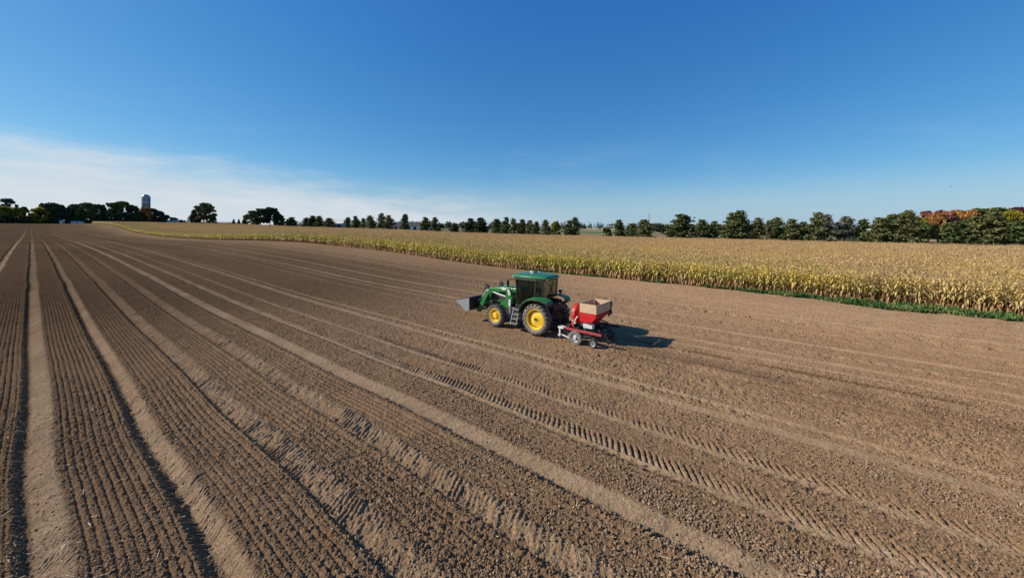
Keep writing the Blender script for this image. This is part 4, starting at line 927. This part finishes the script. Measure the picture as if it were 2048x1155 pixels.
def tree(kind, x, y, top_z, wd, mat, label, group=None):
    global _tn
    _tn += 1; tm, cm, (h0, w0) = source(kind, _tn % (6 if kind == 'pine' else 3))
    z = float(terr(np.array(float(x)), np.array(float(y)))) - .1; h = top_z - z
    t = empty(NAMES[kind], (x, y, z), rnd.uniform(-.35, .35) if kind == 'twin' else rnd.uniform(0, 6.28)); t.scale = (wd / w0, wd / w0, h / h0)
    cat = {'pine_tree': 'pine tree', 'spruce_tree': 'spruce tree', 'bush': 'bush'}.get(NAMES[kind], 'tree'); tag(t, label, cat, group)
    a = bpy.data.objects.new('trunk', tm); a.parent = t; col.objects.link(a)
    c = bpy.data.objects.new('crown', cm); c.parent = t; col.objects.link(c); c.material_slots[0].link = 'OBJECT'; c.material_slots[0].material = FM[mat]
    return t
# the row of pines along the far side of the maize, from the farm sheds (far) to the right edge of the photo (near)
ROW = 'pines in the row beyond the maize'
G1 = 'small dark pines of the row left of the blue grey shed'; G2 = 'dark pines of the row between the blue grey shed and the twin open crowned pines'; G3 = 'close set dark pines of the row just left of the tractor cab line'
PINES = [
 ('pine', 338, 11.5, 9.5, 'dark', 'dark pine next to the big broadleaf clump, first of the long pine row', ROW),
 ('pine', 314, 10.9, 8.0, 'dark', 'small dark pine second from the broadleaf clump in the long row', ROW),
 ('pine', 299, 12.3, 7.5, 'dark', 'taller left half of a joined pine pair left of the blue grey shed', ROW),
 ('pine', 289, 12.0, 7.5, 'pine', 'dark pine joined on its left to a taller one, left of the blue grey shed', ROW),
 ('pine', 275, 10.2, 8.2, 'olive', 'low wide olive pine touching the blue grey shed on its left', ROW),
 ('pine', 249, 10.7, 5.0, 'pine', 'slim dark pine touching the blue grey shed on its right', ROW),
 ('pine', 238.5, 11.3, 6.0, 'pine', 'round topped dark pine second to the right of the blue grey shed', ROW),
 ('pine', 229, 9.8, 4.6, 'olive', 'lowest narrow pine third to the right of the blue grey shed', ROW),
 ('open', 220.5, 11.4, 7.0, 'olive', 'ragged topped pine left of the white walled long shed', ROW),
 ('open', 206.6, 12.8, 5.6, 'olive', 'tall open crowned pine in front of the left end of the long dark roofed shed', ROW),
 ('open', 198.7, 11.5, 6.2, 'olive', 'open crowned pine leaning against a taller one at the long dark roofed shed', ROW),
 ('pine', 184, 11.9, 5.6, 'pine', 'pointed dark pine standing alone before the middle of the long dark roofed shed', ROW),
 ('pine', 165.5, 9.8, 6.0, 'pine', 'dark pine at the right end of the long shed, left of a touching pair', ROW),
 ('pine', 158, 9.7, 5.2, 'pine', 'dark pine at the right end of the long shed, right of a touching pair', ROW),
 ('pine', 143, 6.4, 5.2, 'dark', 'small lone bushy pine on the green strip left of the two dense dark pines', ROW),
 ('pine', 132, 9.1, 6.0, 'dark', 'dense dark pine, left of the pair standing just right of the small lone pine', ROW),
 ('pine', 124.5, 9.1, 7.4, 'dark', 'dense dark pine, wider one of the pair right of the small lone pine', ROW),
 ('pine', 114.5, 8.6, 5.6, 'pine', 'first pine of the close line of six right of the dense dark pair', ROW),
 ('pine', 109, 9.3, 4.8, 'pine', 'tallest pine of the close line of six right of the dense dark pair', ROW),
 ('pine', 104.3, 8.6, 4.6, 'olive', 'third pine of the close line of six above the tractor', ROW),
 ('pine', 99.7, 8.3, 4.6, 'pine', 'fourth pine of the close line of six above the tractor', ROW),
 ('open', 95.5, 8.0, 4.2, 'olive', 'fifth thin topped pine of the close line of six above the tractor', ROW),
 ('pine', 92, 7.2, 3.4, 'pine', 'last and lowest pine of the close line of six above the tractor', ROW),
 ('open', 87, 8.0, 4.6, 'olive', 'slender pine with bare lower trunk above the rear of the tractor cab', ROW),
 ('pine', 76.3, 7.7, 4.6, 'pine', 'lower left half of the broad pine clump right above the red planter', ROW),
 ('pine', 74.2, 8.8, 5.2, 'pine', 'taller pine of the broad clump right above the red planter', ROW),
 ('bush', 60.4, 5.0, 4.6, 'olive', 'low sparse green bush left of the pines near the thin mast', ROW),
 ('pine', 54.7, 7.9, 4.6, 'pine', 'pine with a clear trunk second left of the thin mast', ROW),
 ('pine', 50.8, 6.4, 4.6, 'pine', 'low broad pine between the clear trunked pine and the mast', ROW),
 ('pine', 45.7, 7.9, 6.0, 'olive', 'rounded grey green pine right in front of the thin mast', ROW),
 ('pine', 33.8, 9.5, 9.0, 'pine', 'very broad bushy dark pine first right of the thin mast', ROW),
 ('pine', 27, 7.7, 5.6, 'pine', 'medium rounded pine left of the small red tree', ROW),
 ('pine', 24, 7.3, 3.6, 'pine', 'narrow pine partly before the small red tree', ROW),
 ('pine', 18.8, 9.8, 6.0, 'pine', 'left stem of the tallest dense pine pair in the middle of the row', ROW),
 ('pine', 16.4, 10.2, 6.0, 'pine', 'right stem of the tallest dense pine pair in the middle of the row', ROW),
 ('open', 12.3, 8.2, 4.9, 'olive', 'narrow pine with spreading low boughs just right of the tallest dense pair', ROW),
 ('open', 9.2, 7.7, 3.6, 'olive', 'small thin pine left of a round dark one, both right of the tallest dense pair', ROW),
 ('pine', 7.3, 8.2, 4.9, 'pine', 'round dark pine with a straight trunk left of the pale bluish twin pine', ROW),
 ('pine', 4.0, 7.8, 4.4, 'olive', 'even crowned pine two places left of the pale bluish twin pine', ROW),
 ('pine', 1.4, 7.1, 3.9, 'pine', 'low dark pine touching the left of the pale bluish twin pine', ROW),
 ('open', -1.7, 9.6, 5.2, 'olive', 'tall open pine, left and greener one of the bluish pair', ROW),
 ('open', -3.6, 8.9, 4.0, 'blue', 'pale bluish grey thin pine, right one of the tall pair', ROW),
 ('open', -7.4, 8.5, 5.0, 'blue', 'grey green pine with layered flat boughs right of the bluish pair', ROW),
 ('pine', -11, 7.6, 4.2, 'pine', 'small dark pointed pine with a gap of sky to its left', ROW),
 ('pine', -14, 8.0, 4.8, 'olive', 'brownish olive pine beside the small white box at the wood edge', ROW),
 ('pine', -16.7, 8.9, 4.9, 'pine', 'dark upright pine with a forked lower trunk before the right wood', ROW),
 ('pine', -19.6, 9.5, 5.8, 'olive', 'high crowned pine with leaning trunk just left of the red trees', ROW),
 ('pine', -26.4, 6.9, 6.4, 'pine', 'wide low green pine below the red trees', ROW),
 ('pine', -29.6, 8.1, 5.0, 'olive', 'brown tinted pine between the low wide one and the large right one', ROW),
 ('pine', -32.3, 9.0, 5.8, 'olive', 'large spreading pine near the right edge before the green crowned trees', ROW),
 ('pine', -35.8, 7.2, 6.2, 'pine', 'low pine at the right edge of the photo beneath the purple tree', ROW),
]
for k_, y_, tz_, w_, m_, lb_, g_ in PINES: tree(k_, 134.0 + rnd.uniform(-1.0, 1.0), y_, tz_, w_ * 1.10, m_, lb_, g_)
# autumn wood behind the pines on the right
WOOD = [
 (330, -47.5, 12.5, 12, 'round', 'pine', 'dark green tree at the left end of the autumn wood'),
 (336, -40.0, 10.8, 12, 'round', 'orange', 'dull orange brown tree at the very left end of the autumn wood'),
 (330, -54.4, 14.8, 10, 'round', 'red', 'leftmost bright red tree of the autumn wood'),
 (322, -54.0, 11.0, 10, 'round', 'yellow', 'yellow green tree in front of the leftmost red tree'),
 (324, -59.8, 15.0, 13, 'round', 'red', 'big deep red tree in the middle of the autumn wood'),
 (318, -57.0, 12.8, 8, 'round', 'orange', 'golden orange tree on the left flank of the big deep red tree'),
 (332, -66.2, 15.4, 10, 'round', 'orange', 'orange crowned tree right of the big deep red tree'),
 (327, -70.4, 15.0, 10, 'round', 'orange', 'rusty tree between the orange crown and the tall green trees'),
 (334, -75.5, 16.6, 12, 'tall', 'green', 'tall green tree, left of the two tall ones in the autumn wood'),
 (330, -81.0, 16.6, 12, 'tall', 'green', 'tall green tree, right of the two tall ones in the autumn wood'),
 (322, -84.6, 14.6, 10, 'round', 'yellow', 'yellow olive tree left of the purple tree at the right edge'),
 (332, -89.5, 16.2, 14, 'round', 'purple', 'dark purple tree at the right edge of the photo'),
 (326, -98.0, 15.5, 13, 'round', 'red', 'red tree just beyond the purple one at the right edge'),
 (318, -68.0, 9.5, 11, 'round', 'green', 'lower green tree hiding the foot of the rusty tree'),
 (316, -77.0, 11.0, 12, 'round', 'green', 'lower green tree hiding the feet of the two tall green trees'),
 (314, -50.0, 8.5, 10, 'round', 'green', 'low green tree under the leftmost red tree'),
 (337, 56.5, 7.0, 7.0, 'bush', 'red', 'small red tree seen between two pines in the middle of the row'),
 (340, 52.5, 7.2, 5.0, 'bush', 'yellow', 'small golden tree beside the small red one in the middle of the row'),
 (163, 100.3, 6.6, 5.5, 'bush', 'yellow', 'yellowish round bush behind the slender clear trunked pine above the tractor'),
]
for x_, y_, tz_, w_, k_, m_, lb_ in WOOD: tree(k_, x_, y_, tz_ + .9, w_ * 1.08, m_, lb_, 'autumn coloured trees behind the pines')
# trees round the farmstead on the rise at the left
FARM = [
 ('airy', -17.5, 606, 28.5, 11, 'grey', 'thin grey green tree at the left edge behind yellow bushes'),
 ('airy', -13.0, 606, 29.0, 11, 'grey', 'second thin grey green tree from the left, rising over yellow bushes'),
 ('round', -16.5, 596, 20.6, 14, 'yellow', 'yellow green tree at the left edge of the photo'),
 ('round', -8.6, 596, 19.8, 12.5, 'yellow', 'rusty yellow tree second from the left edge'),
 ('round', -4.2, 604, 20.8, 7, 'dark', 'dark crown showing behind the rusty yellow tree'),
 ('bush', -1.5, 594, 11.5, 8, 'dark', 'low dark bush in the gap between the two yellow trees'),
 ('round', 6.0, 594, 20.5, 15.5, 'yellow', 'broad yellow green tree left of the big dark dome shaped tree'),
 ('dome', 13.0, 602, 25.0, 23, 'dark', 'big dark dome shaped tree behind the yellow green one'),
 ('conifer', 20.8, 600, 22.8, 6.5, 'dark', 'narrow dark tree above the white farm things'),
 ('conifer', 23.4, 602, 22.4, 6, 'dark', 'second narrow dark tree above the white farm things'),
 ('round', 28.6, 604, 24.8, 14, 'green', 'grey green tree behind the white farm things'),
 ('tall', 36.8, 600, 27.2, 16, 'green', 'large green tree right of the white farm things'),
 ('round', 45.5, 602, 25.6, 14, 'dark', 'dark tree filling the hollow left of the highest farm tree'),
 ('tall', 55.0, 604, 28.4, 15, 'green', 'green tree with pale top left of the highest farm tree'),
 ('tall', 63.0, 604, 30.2, 17, 'green', 'highest tree of the farm wood left of the silo'),
 ('round', 70.5, 598, 26.0, 13, 'dark', 'dark tree between the highest farm tree and the silo'),
 ('round', 79.5, 590, 23.6, 13, 'orange', 'rusty topped tree at the foot of the silo'),
 ('round', 87.0, 598, 22.9, 11, 'dark', 'dark tree right under the silo on its right side'),
 ('round', 92.8, 598, 20.6, 10.5, 'dark', 'dark tree second to the right of the silo'),
 ('round', 99.0, 600, 16.0, 10, 'dark', 'lower dark tree on the falling end of the farm wood'),
 ('bush', 105.5, 600, 12.8, 10, 'grey', 'last low greyish bush at the right end of the farm wood'),
 ('bush', 41.5, 588, 15.0, 12, 'dark', 'dark undergrowth tree just behind the start of the maize'),
 ('bush', 51.5, 588, 16.0, 13, 'dark', 'dark undergrowth tree beneath the green tree with pale top'),
 ('bush', 62.5, 588, 17.0, 14, 'dark', 'dark undergrowth tree beneath the highest farm tree'),
 ('bush', 73.0, 588, 16.5, 13, 'dark', 'dark undergrowth tree left below the silo'),
 ('bush', 84.0, 590, 15.5, 12, 'dark', 'dark undergrowth tree right below the silo'),
 ('bush', 94.0, 592, 12.5, 11, 'dark', 'dark undergrowth tree at the right end of the farm wood'),
 ('bush', -15.0, 588, 12.0, 11, 'dark', 'dark hedge bush under the leftmost yellow green tree'),
 ('bush', 14.5, 590, 14.5, 12, 'dark', 'dark hedge bush under the big dome shaped tree'),
 ('bush', 29.0, 610, 15.0, 13, 'dark', 'dark hedge bush behind the white farm things'),
 ('bush', 108.0, 572, 10.2, 7, 'green', 'low green bush left of the two lone trees in the maize distance'),
 ('conifer', 116.5, 560, 22.6, 13.5, 'dark', 'dark pointed tree, left of the two lone trees'),
 ('tall', 125.2, 558, 30.2, 22, 'pale', 'tall pale topped rounded tree, right of the two lone trees'),
 ('bush', 130.2, 552, 16.5, 11, 'dark', 'dark lower growth at the right foot of the pale topped lone tree'),
 ('conifer', 155.5, 562, 12.4, 5, 'dark', 'small pointed tree at the right end of the long white shed'),
 ('conifer', 161.0, 562, 12.2, 5, 'dark', 'second small pointed tree right of the long white shed'),
 ('conifer', 165.5, 560, 12.6, 6, 'dark', 'third small pointed tree touching the broad dark clump'),
 ('round', 173.0, 556, 22.5, 17, 'green', 'left and paler tree of the broad dark clump'),
 ('tall', 183.0, 556, 26.0, 18, 'dark', 'middle tree of the broad dark clump'),
 ('tall', 194.0, 556, 28.2, 22, 'dark', 'tallest tree of the broad dark clump'),
 ('round', 203.5, 556, 18.8, 15, 'dark', 'low right tree of the broad dark clump'),
 ('conifer', 214.0, 572, 14.8, 8, 'dark', 'dark pointed tree just right of the broad dark clump'),
 ('conifer', 221.0, 572, 13.8, 7, 'dark', 'second dark pointed tree right of the broad dark clump'),
]
for k_, x_, y_, tz_, w_, m_, lb_ in FARM: tree(k_, x_, y_, tz_, w_ * 1.05, m_, lb_, 'trees around the farmstead')

# hedge at the foot of the farm wood
def hedge_mesh():
    g = np.random.default_rng(61); C = []
    for x in np.arange(-60, 110, 1.1):
        hh_ = 3.2 + 2.6 * g.random(); c_ = np.array((x, 590 + g.normal(0, 1.0), float(terr(np.array(x), np.array(590.)))+ hh_ * .45)); d_ = g.normal(0, 1, (40, 3)); d_ /= np.linalg.norm(d_, axis=1)[:, None]; C.append(c_ + d_ * (1.6, 1.6, hh_ * .55) * g.random((40, 1)) ** .4)
    C = np.concatenate(C); v = quads(g, C, 1.3); return v, np.arange(len(v)).reshape(-1, 4), np.repeat(g.random(len(C)), 4)
v_, f_, r_ = hedge_mesh(); hg = npmesh('hedge', v_, f_, FM['dark'], attrs={'rnd': ('FLOAT', r_)}); tag(hg, 'long low dark hedge along the far end of the bare field', 'hedge')

# distant wood that reads as one mass
def far_wood():
    g = np.random.default_rng(77); C = []
    def line(x0, y0, x1, y1, hz, jit, n_, dens=1.0):
        for i in range(n_):
            t_ = (i + g.random()) / n_; x = x0 + (x1 - x0) * t_ + g.normal(0, jit); y = y0 + (y1 - y0) * t_ + g.normal(0, jit); hh_ = hz * (.6 + .5 * g.random()); z = float(terr(np.array(x), np.array(y)))
            wd_ = hh_ * .45; m_ = int(46 * dens); d_ = g.normal(0, 1, (m_, 3)); d_ /= np.linalg.norm(d_, axis=1)[:, None]
            C.append(np.array((x, y, z + hh_ * .5)) + d_ * (wd_, wd_, hh_ * .5) * (.5 + .5 * g.random((m_, 1))))
    line(860, 110, 700, 420, 15, 12, 90); line(620, 95, 560, 180, 12, 8, 45); line(470, 30, 410, 150, 8.0, 5, 60); line(760, -50, 700, 140, 15, 14, 60)
    line(420, 330, 330, 470, 9.5, 8, 50); line(700, 420, 380, 900, 12, 16, 90); line(340, -30, 350, 60, 6.5, 5, 40); line(520, -260, 360, -60, 13, 10, 60); line(380, -130, 350, -40, 12, 7, 34)
    C = np.concatenate(C); v = quads(g, C, 2.0); return v, np.arange(len(v)).reshape(-1, 4), np.repeat(g.random(len(C)), 4)
v_, f_, r_ = far_wood()
fw_ = npmesh('far_woodland', v_, f_, foliage('far_leaves', [(.014, .024, .012), (.032, .045, .02), (.085, .08, .035)], .15, .06), attrs={'rnd': ('FLOAT', r_)})
tag(fw_, 'dark band of distant woods along the horizon beyond the fields', 'woods', kind='stuff')

# ------------------------------------------------------------------ silo
sx_, sy_ = 84.6, 622.0; sz_ = float(terr(np.array(sx_), np.array(sy_)))
silo = empty('silo', (sx_, sy_, sz_ - .1)); tag(silo, 'tall dark blue grey metal silo with rounded top above the farm trees', 'silo')
M_silo = paint('enamel_blue', (.10, .16, .20), .22, metal=.35, dirt=.1, scale=.3); M_silot = paint('pale_silo_band', (.26, .31, .34), .3, metal=.3, dirt=.1, scale=.3)
r_ = 3.9; Ht = 35.6
b = MB().lathe([(0, r_)] + [(z, r_ + (.03 if int(z / 1.4) % 2 else 0)) for z in np.arange(.7, Ht - 5, .7)] + [(Ht - 4.6, r_)], (0, 0, 0), 36, 'Z'); b.build('silo_wall', M_silo, silo, smooth=40)
b = MB().lathe([(Ht - 4.6, r_ + .02), (Ht - 3.2, r_ * .98), (Ht - 1.6, r_ * .82), (Ht - .5, r_ * .5), (Ht, r_ * .12), (Ht, .01)], (0, 0, 0), 36, 'Z'); b.build('silo_dome', M_silot, silo, smooth=40)
b = MB().lathe([(Ht - 11, r_ + .05), (Ht - 11, r_ + .08), (Ht - 8.8, r_ + .08), (Ht - 8.8, r_ + .05)], (0, 0, 0), 36, 'Z'); b.build('silo_band', M_silot, silo, smooth=40)
b = MB(); b.tube((r_ * .72 + .4, -r_ * .72 - .4, 0), (r_ * .72 + .4, -r_ * .72 - .4, Ht - 3), .45, n=10); b.build('filler_pipe', M_silot, silo, smooth=40)
b = MB()
for s in (-.25, .25): b.beam((s, -r_ - .15, .5), (s, -r_ - .15, Ht - 4), .06, .06)
for z in np.arange(1, Ht - 4, .8): b.beam((-.25, -r_ - .15, z), (.25, -r_ - .15, z), .04, .04)
b.build('ladder', M_steel, silo)

# ------------------------------------------------------------------ farm buildings
M_roofw = paint('pale_metal_roof', (.82, .76, .66), .6, dirt=.1, scale=.3); M_wall = paint('white_siding', (.80, .72, .62), .6, dirt=.15, scale=.3); M_droof = paint('dark_roofing', (.045, .05, .055), .7, dirt=.2, scale=.3); M_win = paint('dark_window', (.02, .025, .03), .15, dirt=0); M_brown = paint('brown_siding', (.20, .15, .11), .7, dirt=.2, scale=.4); M_blue = paint('blue_grey_siding', (.16, .23, .33), .6, dirt=.15, scale=.4)
def shed(name, p, q, depth, wall_h, ridge, mw, mr, label, cat, doors=3, base=None):
    (x0, y0), (x1, y1) = p, q; L = math.hypot(x1 - x0, y1 - y0); a_ = math.atan2(y1 - y0, x1 - x0); cx, cy = (x0 + x1) / 2, (y0 + y1) / 2
    z = float(terr(np.array(cx), np.array(cy))) - .2 if base is None else base
    o = empty(name, (cx, cy, z), a_); tag(o, label, cat); hl, hd = L / 2, depth / 2
    b = MB(); b.prism([(-hd, 0), (hd, 0), (hd, wall_h), (0, wall_h + ridge - .25), (-hd, wall_h)], -hl, hl); b.build('wall', mw, o)
    b = MB()
    for s in (-1, 1):
        b.plate([(-hl - .5, s * (hd + .6), wall_h - .1 + .14), (hl + .5, s * (hd + .6), wall_h - .1 + .14), (hl + .5, 0, wall_h + ridge + .05), (-hl - .5, 0, wall_h + ridge + .05)], .16)
    rf_ = b.build('roof', mr, o)
    b = MB(); b.box((0, 0, wall_h + ridge + .14), (L * .9, .5, .12)); b.build('ridge_cap', mr, rf_)
    for i in range(doors):
        for s in (-1, 1):
            xx = -hl + L * (i + .5) / doors
            b = MB(); b.box((xx, s * (hd + .03), wall_h * .42), (min(4.5, L / doors * .45), .08, wall_h * .78)); b.build('door' if i % 2 == 0 else 'window', M_win if i % 2 else mr, o)
    return o
shed('barn', (130.5, 566), (157.5, 572), 16, 2.9, 1.7, M_brown, M_roofw, 'long low barn with pale metal roof right of the two lone trees', 'barn', 5)
shed('barn', (100.0, 596), (114.5, 590), 14, 3.0, 2.0, M_brown, M_roofw, 'pale roofed barn at the end of the farm wood, left of the two lone trees', 'barn', 3)
shed('barn', (119.5, 575), (126.5, 577), 12, 2.6, 1.6, M_brown, M_roofw, 'pale roofed barn glimpsed between the two lone trees', 'barn', 2)
shed('farm_building', (17.5, 588), (20.5, 588), 7, 2.9, 1.2, M_wall, M_roofw, 'small white farm building under the narrow dark trees at left', 'building', 2)
shed('farm_building', (25.0, 588.5), (33.0, 588.5), 8, 1.5, .8, M_wall, M_roofw, 'long low white farm building left of the large green tree', 'building', 3)
shed('blue_shed', (145.0, 293), (151.5, 287), 8, 4.9, 2.6, M_blue, M_roofw, 'blue grey shed with pale roof standing among the row of pines', 'shed', 2)
shed('machine_shed', (189.0, 291), (210.0, 268), 16, 3.9, 2.9, M_wall, M_droof, 'long shed with dark roof and white wall behind the row of pines', 'shed', 6)
shed('house', (212.0, 262), (218.5, 255), 9, 3.4, 2.2, M_wall, M_droof, 'small white house with dark roof at the right end of the long dark roofed shed', 'house', 3)
M_boxw = M_wall
b = MB(); b.box((0, 0, .9), (2.6, 2.0, 1.8)); b.box((0, 0, 1.85), (2.8, 2.2, .12)); bx_ = b.build('utility_box', M_wall, None, bevel=.05); bx_.location = (249.4, -25.9, 2.6 - .3 + float(terr(np.array(249.4), np.array(-25.9)))); bx_.location.z = float(terr(np.array(249.4), np.array(-25.9))) + 1.0
tag(bx_, 'small white box on a post at the left end of the autumn wood', 'box')
b = MB(); b.tube((0, 0, -1.6), (0, 0, .0), .15); pb_ = b.build('post', M_dark, bx_)
# lattice mast
mast = empty('radio_mast', (302.9, 100.2, float(terr(np.array(302.9), np.array(100.2)))))
tag(mast, 'thin grey lattice mast rising behind the rounded pine', 'mast'); Hm = 17.6 - mast.location.z
b = MB(); tri = [(.5 * math.cos(a_), .5 * math.sin(a_)) for a_ in (0, 2.094, 4.189)]
for x_, y_ in tri: b.beam((x_, y_, 0), (x_, y_, Hm - 1.5), .14, .14)
b.build('mast_leg', M_steel, mast); b = MB(); z = 0
while z < Hm - 3:
    for i in range(3):
        p_, q_ = tri[i], tri[(i + 1) % 3]; b.beam((*p_, z), (*q_, z + 1.3), .08, .08)
    z += 1.3
b.build('bracing', M_steel, mast); b = MB(); b.tube((0, 0, Hm - 1.6), (0, 0, Hm), .06); b.beam((-.5, 0, Hm - 1.5), (.5, 0, Hm - 1.5), .2, .1); b.build('antenna', M_steel, mast)
# bird far off in the sky at right
b = MB(); b.lathe([(-.28, .01), (-.18, .06), (0, .085), (.16, .06), (.24, .035), (.30, .005)], (0, 0, 0), 10, 'Y')
body = b; 
for s in (-1, 1): b.plate([(0, .12, .03), (s * .35, .10, .14), (s * .75, -.05, .08), (s * .38, -.10, .12), (0, -.08, .02)], .015)
b.plate([(-.05, -.25, 0), (.05, -.25, 0), (.10, -.42, 0), (-.10, -.42, 0)], .012)
bd = b.build('bird', M_black, None); bd.location = (180.4, -35.2, 19.0); bd.rotation_euler = (0, 0, R(60)); tag(bd, 'tiny dark bird flying in the blue sky at the right', 'bird')
